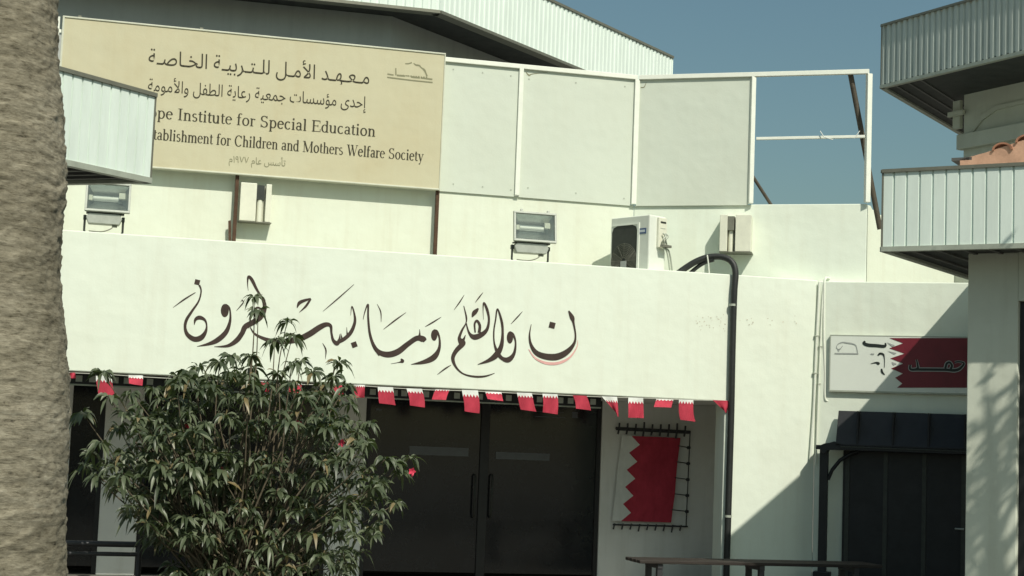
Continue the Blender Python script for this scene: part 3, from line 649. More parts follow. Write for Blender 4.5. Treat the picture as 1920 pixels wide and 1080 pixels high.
# ------------------------------------------------------------------ air conditioner
ad = Vector((-.48, .877, 0)).normalized(); ap = Vector((ad.y, -ad.x, 0))     # along the fan face, across the casing
N0 = PY(1219, 402, .16); zact = N0.z; N0 = Vector((N0.x, N0.y, 3.67)); HA = zact-3.67; LA = .66; WA = .30
ac = thing('air_conditioner', 'white split air conditioner outdoor unit with a dark fan grille behind the fascia', 'air conditioner', N0+ad*LA/2+ap*WA/2-ZV*.07)
m_ = MB(); m_.box(N0, ad*LA, ap*WA, ZV*HA); m_.build('casing', M['acwhite'], ac, .014)
fn = -ap
m_ = MB(); m_.box(N0+fn*.006+ad*.012+ZV*.012, ad*(LA-.024), fn*-.005, ZV*(HA-.024)); m_.build('front_panel', M['acshade'], ac)
gx0, gx1, gz0, gz1 = .19, LA-.03, .03, HA-.11
m_ = MB(); o = N0+fn*.006
for (a0, b0, c0, d0) in ((gx0-.03, gx1, gz1, gz1+.02), (gx0-.03, gx0, gz0, gz1)): m_.box(o+ad*a0+ZV*c0, ad*(b0-a0), fn*.014, ZV*(d0-c0))
m_.build('grille_frame', M['acwhite'], ac)
m_ = MB(); cc = o+ad*(gx0+gx1)/2+ZV*(gz0+gz1)/2; rr = min(gx1-gx0, gz1-gz0)/2
m_.box(o+ad*gx0+ZV*gz0+fn*.0005, ad*(gx1-gx0), fn*.002, ZV*(gz1-gz0)); 
m_.build('grille_back', M['acdark'], ac)
m_ = MB()
for i in range(9):
    r = rr*(.2+.78*i/8); m_.tube([cc+fn*.012+ad*math.cos(t)*r+ZV*math.sin(t)*r for t in [k*2*math.pi/28 for k in range(29)]], .0022, 5, caps=False)
for k in range(12):
    t = k*math.pi/6; m_.tube([cc+fn*.010+(ad*math.cos(t)+ZV*math.sin(t))*rr*.15, cc+fn*.010+(ad*math.cos(t)+ZV*math.sin(t))*rr], .0022, 5)
m_.build('fan_grille', M['trim'], ac)
m_ = MB()
for s1_ in (-1, 1):
    for s2_ in (-1, 1):
        cor = cc+ad*s1_*(gx1-gx0)/2+ZV*s2_*(gz1-gz0)/2
        m_.add([cor+fn*.008, cor-ad*s1_*rr*.42+fn*.008, cor-ad*s1_*rr*.12-ZV*s2_*rr*.12+fn*.008, cor-ZV*s2_*rr*.42+fn*.008], [(0, 1, 2, 3)])
m_.build('corner_plate', M['acshade'], ac)
m_ = MB(); m_.cbox(cc+fn*.013-ZV*rr*.34, ad*.10, fn*.004, ZV*.14); m_.build('hub_label', M['signgrey'], ac)
m_ = MB(); m_.box(o+ad*.05+ZV*(HA-.235)+fn*.0, ad*.125, fn*.004, ZV*.07, 0); m_.box(o+ad*.07+ZV*(HA-.215)+fn*.004, ad*.085, fn*.001, ZV*.03, 1); m_.build('badge', [M['badge'], M['badgetxt']], ac)
# valve cover and pipes on the end panel that faces the street
sd_ = -ad; eo = N0+sd_*.0+ap*.10
m_ = MB(); m_.box(eo+ap*.03+ZV*(HA-.40)+sd_*.001, ap*.15, sd_*.035, ZV*.38); m_.build('valve_cover', M['cream'], ac, .008)
m_ = MB(); m_.box(eo+ap*.06+ZV*(HA-.09)+sd_*.036, ap*.10, sd_*.003, ZV*.022); m_.build('handle_slot', M['darkmetal'], ac)
m_ = MB(); m_.box(eo+ap*.06+ZV*(HA-.16)+sd_*.036, ap*.09, sd_*.002, ZV*.008); m_.build('cover_groove', M['trimpale'], ac)
m_ = MB(); b0 = eo+ap*.105+sd_*.06
for k, dx in enumerate((-.025, .02)):
    pts = [b0+ap*dx+ZV*(HA-.22), b0+ap*(dx+.03)+ZV*(HA-.25)+sd_*.02, b0+ap*(dx-.01)+ZV*(HA-.30)+sd_*.02, b0+ap*(dx+.03)+ZV*(HA-.35), b0+ap*(dx+.02)+ZV*(HA-.40), b0+ap*(dx+.10)+ZV*(HA-.48), b0+ap*(dx+.22)+ZV*.05]
    m_.tube([Vector(v) for v in spline([tuple(q) for q in pts], 6)], .011, 8)
m_.build('refrigerant_pipe', M['trimpale'], ac)
m_ = MB(); m_.box(b0-ap*.07+ZV*(HA-.395), ap*.16, sd_*.05, ZV*.03); m_.build('valve_block', M['trim'], ac)
m_ = MB()
for a0 in (.12, LA-.12): m_.box(N0+ad*(a0-.03)-ZV*.07-ap*.03, ad*.06, ap*(WA+.06), ZV*.068)
m_.build('foot_rail', M['darkmetal'], ac)

# ------------------------------------------------------------------ black hose over the parapet and down the front
pts = [PY(1262, 520, .30), PY(1283, 504, .26), PY(1306, 490, .20), PY(1330, 482, .14), PY(1355, 482, .06), PY(1372, 491, -.01), PY(1379, 510, -.05), PY(1377, 545, -.06), PY(1375, 600, -.055), PY(1373, 680, -.055), PY(1371, 780, -.055), PY(1368, 880, -.055), PY(1365, 980, -.055), PY(1362, 1075, -.055), PY(1361, 1090, -.055)]
pts[-1] = Vector((pts[-1].x, pts[-1].y, .01))
hose = thing('drain_hose', 'thick black hose arching over the parapet and hanging down the front wall', 'hose', (pts[-1].x, -.05, 0))
m_ = MB(); P = [Vector(v) for v in spline([tuple(p) for p in pts], 8)]; m_.tube(P, .040, 12); m_.build('main_hose', M['hose'], hose)
m_ = MB(); q = [PY(1290, 516, .3), PY(1306, 502, .24), PY(1322, 492, .17), PY(1338, 487, .10)]; m_.tube([Vector(v) for v in spline([tuple(p) for p in q], 8)], .026, 10); m_.build('thin_hose', M['hose'], hose)
m_ = MB(); q = [PY(1326, 478, .09), PY(1328, 492, .08), PY(1330, 516, .08)]; m_.tube(q, .009, 6); m_.build('cable_tie', M['conduit'], hose)
for py in (572, 968):
    c = PY(1374-(py-572)*.022, py, -.055); m_ = MB(); m_.tube([c-ZV*.014, c+ZV*.014], .046, 12); m_.build('hose_clamp', M['trimpale'], hose)

# ------------------------------------------------------------------ white conduits near the bend
def conduit(pts, r, label):
    root = thing('conduit', label, 'pipe', tuple(pts[-1]), 'white conduits on the front wall')
    m_ = MB(); m_.tube([Vector(v) for v in spline([tuple(p) for p in pts], 6)], r, 8); m_.build('pipe', M['conduit'], root)
    m_ = MB()
    for k in (.35, .7):
        a_ = pts[1].lerp(pts[-2], k); m_.cbox(a_, XV*(r*4), YV*(r*2.4), ZV*.012)
    m_.build('clip', M['trimpale'], root)
gq = lambda x, y, d=-.03: PY(x, y, d)
conduit([gq(1536, 530), gq(1535, 560), gq(1530, 660), gq(1526, 760), gq(1519, 862)], .016, 'straight white conduit running down the wall bend nearest the black hose')
conduit([gq(1543, 545), gq(1541, 580), gq(1536, 700), gq(1533, 780), gq(1530, 870)], .011, 'thin white conduit running lowest beside the black porch')
conduit([gq(1560, 526, .12), gq(1552, 521, .02), gq(1546, 528, -.035), gq(1545, 580, -.04), gq(1545, 640, -.045), gq(1547, 700, -.05), gq(1547, 745, -.06), gq(1552, 752, -.07)], .015, 'white conduit hooked over the parapet top near the red and white sign')

# ------------------------------------------------------------------ red and white name sign on the bent wall
W0 = Vector((XC, 0, 0)); ws = W0-un*.045
sg2 = lambda x, y: PV(1540+x/6, 600+y/6, ws, AZL)
tlc, trc, blc = PV(1558, 631, ws, AZL), PV(1816, 632, ws, AZL), PV(1556, 731, ws, AZL)
zt2, zb2 = (tlc.z+trc.z)/2, blc.z
fs_ = thing('flag_sign', 'flat sign with jagged red half and white half on the bent wall', 'sign', (tlc.x, tlc.y, zb2))
base = Vector((tlc.x, tlc.y, 0)); ex = Vector((trc.x-tlc.x, trc.y-tlc.y, 0)); ex += ex.normalized()*.25
m_ = MB(); m_.box(base+ZV*zb2+un*.002, ex, un*.04, ZV*(zt2-zb2)); m_.build('board', M['signwhite'], fs_)
m_ = MB(); m_.box(base+ZV*(zb2-.02), ex, un*.042, ZV*.019); m_.box(base+ZV*(zt2+.001), ex, un*.042, ZV*.012); m_.box(base-ul*.013+ZV*(zb2-.02), ul*.012, un*.042, ZV*(zt2-zb2+.033)); m_.build('frame', M['trimpale'], fs_)
ki = Ink(sg2, -un, .0015)
zz = [(765, 203), (920, 262), (765, 318), (935, 378), (775, 432), (920, 490), (785, 545), (915, 603), (830, 650), (910, 715), (850, 762)]
xr = 1680
for i in range(0, len(zz)-1):      # fan the jagged field into strips so every face stays convex
    a_, b_ = zz[i], zz[i+1]; ki.mb.add([ki.mp(*a_)+ki.n*.0015, ki.mp(xr, a_[1])+ki.n*.0015, ki.mp(xr, b_[1])+ki.n*.0015, ki.mp(*b_)+ki.n*.0015], [(0, 1, 2, 3)], 0)
ki.lift = .003
for a_, b_, c_ in (((735, 250), (830, 285), (800, 300)), ((740, 345), (850, 372), (820, 385)), ((790, 470), (850, 492), (810, 510))):
    ki.poly([a_, b_, c_], 1)
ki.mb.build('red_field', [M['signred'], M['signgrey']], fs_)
ki = Ink(sg2, -un, .005)
for wd, mi in ((42, 0), (26, 1)):
    ki.stroke([(1070, 445, wd*.5), (1082, 495, wd*.7), (1086, 540, wd*.9), (1060, 556, wd)], mi=mi)
    ki.stroke([(1000, 505, wd*.8), (1005, 555, wd), (1100, 557, wd*1.1), (1250, 558, wd*1.1), (1400, 560, wd*1.1), (1500, 566, wd*1.2), (1560, 545, wd*1.1), (1605, 488, wd*.7), (1550, 470, wd*.6), (1500, 476, wd*.6)], mi=mi)
    ki.stroke([(1395, 545, wd), (1412, 490, wd), (1445, 478, wd*.9), (1470, 515, wd*.9), (1455, 550, wd)], mi=mi)
ki.mb.build('lettering', [M['signgrey'], M['signblack']], fs_, label='dark outlined word on the red field')
ki = Ink(sg2, -un, .002)
ki.stroke([(492, 238, 20), (480, 262, 34), (530, 282, 38), (620, 288, 36), (700, 296, 34), (722, 286, 26), (720, 258, 14)], mi=0)
ki.stroke([(635, 400, 14), (660, 378, 24), (695, 386, 22), (708, 420, 12), (711, 480, 8), (709, 535, 6)], mi=0)
ki.stroke([(556, 492, 5), (610, 480, 16), (640, 488, 32), (652, 500, 20)], mi=0); ki.stroke([(556, 382, 14), (594, 384, 16)], mi=1)
ki.stroke([(678, 548, 18), (684, 585, 24), (714, 616, 8)], mi=0)
ki.stroke([(150, 376, 14), (418, 379, 14)], mi=1); ki.stroke([(205, 345, 6), (172, 310, 8), (190, 270, 8), (238, 250, 10), (300, 258, 14), (350, 266, 12), (392, 290, 8), (410, 370, 8)], mi=1)
ki.stroke([(196, 355, 6), (188, 330, 6), (215, 322, 8), (240, 290, 6)], mi=1)
ki.mb.build('dark_marks', [M['signblack'], M['signgrey']], fs_)

# ------------------------------------------------------------------ bunting of small flags under the fascia
bun = thing('bunting', 'string of small red and white flags along the lower edge of the fascia', 'bunting', (3.5, -.02, ZB))
spts = [(128, 699), (200, 702), (270, 707), (400, 714), (560, 721), (660, 722), (725, 727), (800, 731), (880, 733), (960, 737), (1030, 740), (1092, 743), (1143, 745), (1190, 746), (1245, 748), (1290, 750), (1350, 751), (1376, 752)]
m_ = MB(); m_.tube([PY(x, y, -.02) for x, y in spts], .005, 6); m_.build('string', M['cord'], bun)
def pennant(pl, pr, yt, ys, yb, skew, curl=0, tri=False):
    """small two colour flag: top edge on the string, white band with serrated lower edge, red cloth below"""
    m_ = MB(); nx, nz = 8, 7; ph = random.uniform(0, 6); amp = random.uniform(.012, .045); tw = random.uniform(-4, 4); sg = random.uniform(-.12, .12)
    yl = yt; yr = yt+(pr-pl)*.035
    def pt(u, v):     # u across, v down 0..1
        uu_ = u*(1-.9*v*(1 if tri else 0))+(.85*v if tri else 0)
        x = pl+(pr-pl)*(uu_+sg*v*math.sin(ph+3*v))+skew*v+tw*v*v*math.sin(2.5*u); y = yl+(yr-yl)*u+(yb-yt)*v+ (3*u*v if skew > 0 else 0)
        d = -.03-amp*v*math.sin(ph+u*5+v*2.5)-curl*v*v*.10
        return PY(x, y, d)
    vs = (ys-yt)/(yb-yt); teeth = 5
    for i in range(nx):
        u0, u1 = i/nx, (i+1)/nx
        n_ = 3
        if vs > 0.02:
            for j in range(n_): m_.quad(pt(u0, vs*j/n_), pt(u0, vs*(j+1)/n_), pt(u1, vs*(j+1)/n_), pt(u1, vs*j/n_), 1)
        for j in range(nz):
            v0 = vs+(1-vs)*j/nz; v1 = vs+(1-vs)*(j+1)/nz; m_.quad(pt(u0, v0), pt(u0, v1), pt(u1, v1), pt(u1, v0), 0)
    if vs > .02:
        for i in range(teeth):
            u0, u1 = i/teeth, (i+1)/teeth; o_ = Vector((0, -.002, 0)); m_.add([pt(u0, vs)+o_, pt(u1, vs)+o_, pt((u0+u1)/2, vs-.14)+o_], [(0, 1, 2)], 0)
    m_.build('flag', [M['red'], M['whitecloth']], bun)
for a_ in ((180, 210, 702, 716, 738, 1), (241, 268, 703, 709, 719, 1, .6), (540, 566, 718, 721, 734, 1, .3), (612, 641, 719, 722, 738, 3), (664, 684, 721, 726, 745, -1),
           (708, 737, 725, 735, 756, 4), (762, 791, 728, 737, 760, 8), (817, 843, 730, 733, 749, -8, .8), (866, 896, 731, 744, 771, 5), (910, 940, 734, 738, 748, 4, .9),
           (969, 997, 736, 745, 768, 8), (1017, 1045, 738, 746, 773, 3), (1074, 1100, 741, 741.2, 766, 8), (1128, 1157, 743, 754, 778, 6, 0, True), (1178, 1206, 745, 757, 783, 0, .2),
           (1231, 1263, 748, 751, 763, -6, .9), (1273, 1300, 749, 757, 787, 2), (1336, 1367, 750, 750.2, 773, 0, 0, True), (131, 141, 699, 699.2, 709, 0), (478, 504, 714, 717, 731, 2)):
    pennant(*a_)

# ------------------------------------------------------------------ laced banner standing in the porch
YBn = 2.08
bq = lambda x, y, d=0: PY(1100+x/3, 720+y/3, YBn+d)
tlp, trp = bq(165, 250), bq(560, 250); brp = bq(500, 795); blp = bq(110, 790)
zbt, zbb = tlp.z, blp.z; xb0, xb1 = tlp.x, trp.x
ban = thing('laced_banner', 'red and white zigzag flag laced between two dark bars on the shaded porch wall', 'banner', ((xb0+xb1)/2, YBn, 0))
m_ = MB(); ns = 5
ztb = bq(0+200, 290).z; zbot = bq(150, 770).z; xa = bq(190, 500).x; xz = bq(285, 500).x; xe = bq(520, 500).x; dz_ = (ztb-zbot)/ns
def bw(x, z): return Vector((x-.09*(ztb-z), YBn-.02+.015*math.sin(x*6+z*3)+.01*math.sin(z*9), z))
for i in range(ns):
    z0 = ztb-i*dz_; z1 = z0-dz_; zm = (z0+z1)/2; t = .11
    for zA, zB_, xA, xB in ((z0, zm, xz-t, xz+.02), (zm, z1, xz+.02, xz-t)):
        m_.add([bw(xa, zA), bw(xa, zB_), bw(xB, zB_), bw(xA, zA)], [(0, 1, 2, 3)], 1)
        seg = 4
        for k in range(seg):
            l0 = lambda f, xs_: xs_+(xe-xs_)*f
            m_.add([bw(l0(k/seg, xA), zA), bw(l0(k/seg, xB), zB_), bw(l0((k+1)/seg, xB), zB_), bw(l0((k+1)/seg, xA), zA)], [(0, 1, 2, 3)], 0)
m_.build('flag_cloth', [M['red'], M['whitecloth']], ban)
m_ = MB()
m_.tube([(xb0, YBn, zbt), (xb1+.06, YBn, zbt-.01)], .024, 8); m_.tube([(xb0, YBn, zbb), (xb1+.06, YBn, zbb)], .012, 8)
for x in (xb0+.1, xb1-.1):
    for z in (zbt, zbb): m_.tube([(x, YBn, z), (x, YP+.002, z)], .012, 6)
m_.build('hanging_bar', M['rail'], ban)
def tie(*tubes):
    m_ = MB()
    for p_, r_ in tubes: m_.tube(p_, r_, 6)
    m_.build('lacing_tie', M['rail'], ban)
for i in range(9):
    x = xb0+.02+(xb1-xb0)*i/8.5; h = random.uniform(.07, .11)
    tie(([(x, YBn-.03, zbt-h), (x+.012, YBn-.035, zbt), (x+.02, YBn-.02, zbt+h)], .013))
    tie(([(x-.02, YBn-.02, zbb-h*.8), (x, YBn-.02, zbb+.02)], .011))
tie(([(xb1+.05, YBn-.02, zbt), (xb1+.03, YBn-.02, zbb)], .008))
for i in range(5):
    z = zbt-.22-i*.215; tie(([(xe-.09*(ztb-z)-.02, YBn-.03, z+.02), (xb1+.0, YBn-.03, z+.005), (xb1+.02, YBn-.025, z), (xb1+.055, YBn-.02, z)], [.007, .008, .024, .02]))

# ------------------------------------------------------------------ black lean-to porch by the bent wall
wp = W0-un*.0
bl = thing('black_porch', 'black steel lean-to porch with bracketed post over a dark doorway', 'porch', tuple(W0+ul*.9-un*.35))
DB = .55                          # how far it stands out
pa = PV(1572, 770, W0-un*.06, AZL); pb = PV(1580, 836, W0-un*.06, AZL)
s0 = (Vector((pa.x, pa.y, 0))-W0).length
zr1, zr0 = pa.z, pb.z
Lb = 2.9-s0
m_ = MB(); q = W0+ul*s0-un*.06
m_.prism([q-un*.0+ZV*zr0, q-un*.0+ZV*zr1, q-un*.03+ZV*zr1, q-un*.26+ZV*(zr0+.02), q-un*.26+ZV*zr0], ul*Lb); m_.build('roof', M['awning'], bl, .004)
m_ = MB()
for k in range(6): m_.box(q+ul*(.25+k*.42)-un*.035+ZV*(zr1-.004), ul*.02, -un*.225, ZV*(-(zr1-zr0-.02))+ZV*.012+(-un)*.0)
m_.build('roof_seam', M['awning'], bl)
pe = PV(1530, 842, W0-un*.30, AZL); se = (Vector((pe.x, pe.y, 0))-W0+un*.30).dot(ul)
m_ = MB(); q2 = W0+ul*se
prof = [(.0, 0), (.0, -.055), (.05, -.055), (.09, -.10), (.12, -.10), (.14, -.055), (.3, -.055), (.3, .03), (.22, .05), (.16, .03), (.1, .02), (.06, .0)]
m_.prism([q2-un*.06+ul*px+ZV*(zr0+pz-.0) for px, pz in prof], -un*.26); m_.build('corbel', M['awning'], bl, .004)
m_ = MB(); m_.box(q2+ul*.3-un*.05+ZV*(zr0-.05), ul*(2.9-se-.3), -un*.28, ZV*.048); m_.build('eave_beam', M['awning'], bl, .004)
m_ = MB(); m_.box(q2+ul*.3-un*.331+ZV*(zr0-.018), ul*(2.9-se-.3), -un*.012, ZV*.014); m_.build('gutter_lip', M['darkmetal'], bl)
pp = PV(1544, 930, W0-un*.20, AZL); sp_ = (Vector((pp.x, pp.y, 0))-W0+un*.20).dot(ul)
m_ = MB(); m_.box(W0+ul*(sp_-.05)-un*.15, ul*.10, -un*.10, ZV*(zr0-.056)); m_.box(W0+ul*(sp_-.10)-un*.10, ul*.20, -un*.20, ZV*.40); m_.box(W0+ul*(sp_-.14)-un*.08, ul*.28, -un*.24, ZV*.06+ZV*.0); m_.build('post', M['awning'], bl, .006)
m_ = MB(); b0 = W0+ul*(sp_+.05)-un*.20
m_.tube([b0+ZV*(zr0-.42), b0+ul*.05+ZV*(zr0-.30), b0+ul*.14+ZV*(zr0-.18), b0+ul*.26+ZV*(zr0-.10), b0+ul*.36+ZV*(zr0-.06)], .024, 8); m_.build('bracket', M['awning'], bl)
sd0 = (PV(1579, 950, W0-un*.1, AZL)-W0).dot(ul)
m_ = MB(); m_.box(W0+ul*sd0-un*.03, ul*(2.9-sd0), -un*.05, ZV*(zr0-.052)); m_.build('door_panel', M['awning'], bl, .004)
m_ = MB()
for k in range(5): m_.box(W0+ul*(sd0+.03+k*.46)-un*.081, ul*.05, -un*.014, ZV*(zr0-.06))
for z in (.1, 1.05): m_.box(W0+ul*(sd0+.09)-un*.081, ul*1.8, -un*.011, ZV*.05+ZV*0); 
for o_ in (): pass
m_.build('door_rail', M['darkmetal'], bl)
m_ = MB(); c = W0+ul*(sd0+1.35)-un*.10+ZV*1.0; m_.tube([c, c-un*.05, c-un*.05+ul*.1], .012, 8); m_.build('handle', M['alu'], bl)

# ------------------------------------------------------------------ corrugated canopies
def cladding(mb, p, d, n, L, z0, z1, pitch, kind, depth=.016):
    """vertical sheet from p along d for L, ribs facing n"""
    pro = []; s = 0.0
    while s < L-1e-6:
        w_ = min(pitch, L-s)
        if kind == 'groove': pr = [(0, 0), (w_*.82, 0), (w_*.87, -.018), (w_*.95, -.018)]
        else: pr = [(0, 0), (w_*.45, 0), (w_*.6, -depth), (w_*.86, -depth)]
        pro += [(s+a_, b_) for a_, b_ in pr if s+a_ < L]; s += pitch
    pro.append((L, 0))
    vs = [p+d*a_+n*b_+ZV*z for z in (z0, z1) for a_, b_ in pro]; m = len(pro)
    fl_ = d.cross(ZV).dot(n) > 0
    mb.add(vs, [(i, i+1, m+i+1, m+i) if fl_ else (i+1, i, m+i, m+i+1) for i in range(m-1)])
def canopy(root, corner, d1, L1, d2, L2, zb, zt, pitch1, kind1, m_clad, rib_dir=None, faces=(1, 1), pitch2=None, soff='soffit', topm='trim', botm='trimpale', nrib=4, depth=.016):
    """slab whose two visible edges leave corner along d1 and d2; clad faces, trims, soffit with ribs"""
    n1 = Vector((d1.y, -d1.x, 0)); n1 = n1 if n1.dot(d2) < 0 else -n1
    n2 = Vector((d2.y, -d2.x, 0)); n2 = n2 if n2.dot(d1) < 0 else -n2
    c = Vector((corner.x, corner.y, 0)); q = [c, c+d1*L1, c+d1*L1+d2*L2, c+d2*L2]
    m_ = MB(); m_.prism([p_+ZV*(zt-.06)+(d1+d2)*.02 for p_ in q], ZV*.04); m_.build('roof_deck', M['roof'], root)
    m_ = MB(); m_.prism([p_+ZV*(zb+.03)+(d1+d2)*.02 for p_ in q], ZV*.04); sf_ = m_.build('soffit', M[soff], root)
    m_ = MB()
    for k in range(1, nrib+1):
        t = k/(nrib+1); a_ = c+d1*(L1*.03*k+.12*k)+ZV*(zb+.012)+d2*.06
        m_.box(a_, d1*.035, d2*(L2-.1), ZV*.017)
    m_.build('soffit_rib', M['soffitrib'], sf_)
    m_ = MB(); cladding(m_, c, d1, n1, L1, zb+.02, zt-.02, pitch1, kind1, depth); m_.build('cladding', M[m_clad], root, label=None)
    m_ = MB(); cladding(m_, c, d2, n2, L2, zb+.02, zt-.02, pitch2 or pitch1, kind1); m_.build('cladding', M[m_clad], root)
    m_ = MB()
    for d_, n_, L_ in ((d1, n1, L1), (d2, n2, L2)):
        m_.box(c-n_*.03-d_*.012, d_*L_, n_*.048, ZV*0.0+ZV*.03) if 0 else None
        m_.box(c-n_*.05+d_*.0+ZV*(zt-.032), d_*L_, n_*.068, ZV*.034)
    m_.build('top_trim', M[topm], root)
    m_ = MB()
    for d_, n_, L_ in ((d1, n1, L1), (d2, n2, L2)): m_.box(c-n_*.06+ZV*zb, d_*L_, n_*.074, ZV*.048)
    m_.build('bottom_trim', M[botm], root)
    m_ = MB(); m_.box(c+n1*.004+n2*.004+ZV*(zb-.002), d1*.02-n1*0, d2*.02, ZV*(zt-zb)); m_.build('corner_trim', M[topm], root)

# gatehouse on the right, lower canopy
ct = Vector((7.304, -4.268, 0)); d_s, d_f = adir(41.45), adir(-44.0)
zl0 = hit(1652, 463, ct, FW).z; zl1 = hit(1655, 303, ct, FW).z
gate = thing('gatehouse', 'small gatehouse with pale corrugated canopy on a grey pillar beside the black porch', 'gatehouse', tuple(ct+d_f*1.2+d_s*.8))
canopy(gate, ct, d_f, 4.2, d_s, 4.75, zl0, zl1, .1275, 'groove', 'clad', nrib=5)
pc = ct+d_s*.52
n_f = Vector((d_f.y, -d_f.x, 0)); n_f = n_f if n_f.dot(d_s) < 0 else -n_f
pl_, pr_ = PV(1813, 700, pc, -44.0), PV(1908, 700, pc, -44.0)
ta, tb = (pl_-pc).dot(d_f), (pr_-pc).dot(d_f)
zd = PV(1912, 564, pc, -44.0).z
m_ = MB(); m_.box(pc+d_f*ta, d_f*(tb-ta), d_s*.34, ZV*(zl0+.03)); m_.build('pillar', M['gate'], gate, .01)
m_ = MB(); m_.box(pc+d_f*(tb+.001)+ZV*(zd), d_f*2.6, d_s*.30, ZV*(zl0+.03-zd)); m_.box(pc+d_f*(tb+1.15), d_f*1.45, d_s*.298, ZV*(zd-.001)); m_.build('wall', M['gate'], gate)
m_ = MB(); m_.box(pc+d_f*(tb+.06)+d_s*.10, d_f*1.03, d_s*.05, ZV*(zd-.06)); dr = m_.build('door', M['maroon'], gate)
m_ = MB(); m_.box(pc+d_f*(tb+.002)+d_s*.06, d_f*.056, d_s*.12, ZV*(zd-.002)); m_.box(pc+d_f*(tb+1.092)+d_s*.06, d_f*.056, d_s*.12, ZV*(zd-.002)); m_.box(pc+d_f*(tb+.059)+d_s*.06+ZV*(zd-.058), d_f*1.032, d_s*.118, ZV*.056); m_.build('door_frame', M['frameblk'], dr)

# taller pavilion behind on the right
zu0 = 7.15; cu = PZ(1651, 166, zu0); zu1 = hit(1653, 43, cu, FW).z; cu.z = 0
d_u, d_v = adir(-74), adir(42.8)
pav = thing('pavilion', 'taller pavilion behind the gatehouse with grey shaded corrugated canopy and clay tile ledge', 'building', tuple(cu+d_v*3))
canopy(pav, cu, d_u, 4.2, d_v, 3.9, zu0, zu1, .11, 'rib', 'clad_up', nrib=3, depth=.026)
wz = PZ(1808, 178, zu0+.03); wq = Vector((wz.x, wz.y, 0))
def pvw(x, y, off=0): return PV(x, y, wq+Vector((d_u.y, -d_u.x, 0))*off, -74)
nw = Vector((-d_u.y, d_u.x, 0)); nw = nw if nw.dot(CAM-wq) > 0 else -nw
l0 = PV(1793, 253, wq+nw*.10, -74); l1 = PV(1793, 281, wq+nw*.10, -74)
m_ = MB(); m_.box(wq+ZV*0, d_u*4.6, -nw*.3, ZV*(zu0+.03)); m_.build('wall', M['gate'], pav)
lq = Vector((l0.x, l0.y, 0)); 
m_ = MB(); m_.box(lq+ZV*l1.z, d_u*5.0, -nw*.12, ZV*(l0.z-l1.z)); m_.build('ledge', M['gate'], pav, .01)
a = PV(1866, 203, wq+nw*.03, -74); m_ = MB(); pts = [PV(x, y, wq+nw*.03, -74) for x, y in ((1822, 250), (1840, 226), (1868, 206), (1960, 184), (1960, 178), (1866, 198), (1834, 220), (1812, 250))]
m_.prism(pts[:4]+pts[4:], -nw*.028); m_.build('arch_moulding', M['gate'], pav)
a = PV(1772, 222, wq, -74); m_ = MB(); m_.box(PV(1781, 212, wq+nw*.02, -74), d_u*.3, nw*.05, ZV*-.07); m_.box(PV(1798, 188, wq+nw*.0, -74)-d_u*.12, d_u*.14, -nw*.06, ZV*-.42); m_.build('ledge_block', M['gate'], pav)
# clay tile hip that rises from the gatehouse roof
tq = ct+d_s*.45; nt_ = n_f
tp = [PV(1800, 299, tq, -44), PV(1848, 286, tq, -44), PV(1930, 259, tq, -44), PV(1990, 240, tq, -44), PV(1990, 340, tq, -44), PV(1800, 340, tq, -44)]
m_ = MB(); m_.prism(tp, -nt_*.7); m_.build('tile_bed', M['tiledust'], gate)
for x, y in ((1880, 275), (1924, 260), (1968, 245)):
    c = PV(x, y, tq, -44); m_ = MB(); da = d_f
    ts = [i*math.pi/10 for i in range(11)]
    oute = [c+da*math.cos(t)*.10+ZV*(math.sin(t)*.075-.035)+nt_*.02 for t in ts]
    inn = [c+da*math.cos(t)*.08+ZV*(math.sin(t)*.06-.035)+nt_*.02 for t in ts]
    for i in range(10): m_.add([oute[i], oute[i+1], inn[i+1], inn[i], oute[i]-nt_*.7, oute[i+1]-nt_*.7, inn[i+1]-nt_*.7, inn[i]-nt_*.7], [(0, 1, 2, 3), (0, 4, 5, 1), (3, 2, 6, 7)])
    m_.add([p_-nt_*.05 for p_ in inn], [tuple(range(11))])
    m_.build('roof_tile', M['tile'], gate)
c = PV(1803, 297, tq, -44); m_ = MB(); m_.box(c-d_f*.10-ZV*.02, d_f*.2, -nt_*.3, ZV*.03); m_.build('ledge_block', M['soffitrib'], gate)

# canopy of the left entrance, half hidden by the palm
zc0 = 3.95; cl_ = PZ(283, 344, zc0); zc1 = hit(289, 172, cl_, FW).z; cl_.z = 0
d_l, d_m = -adir(42.7), adir(180-33.6)
lcan = thing('entrance_canopy', 'pale corrugated entrance canopy corner jutting out beside the palm trunk', 'canopy', tuple(cl_+d_l*1.6+d_m*.5))
canopy(lcan, cl_, d_l, 2.6, d_m, 1.5, zc0, zc1, .105, 'groove', 'clad', nrib=4)
m_ = MB(); c = cl_+d_l*1.7+d_m*.75; m_.cbox(c+ZV*(zc0/2+.01), XV*.35, YV*.35, ZV*(zc0+.03)); m_.build('column', M['gate'], lcan)

# hall behind with the big chamfered corrugated fascia
zb0 = 8.65; ch = PZ(825, 22, zb0); zb1 = hit(1040, 0, PZ(1040, 110, zb0), FW).z; yh = ch.y
d_c = adir(42.07)
pe_ = PZ(1262, 0, zb0); 
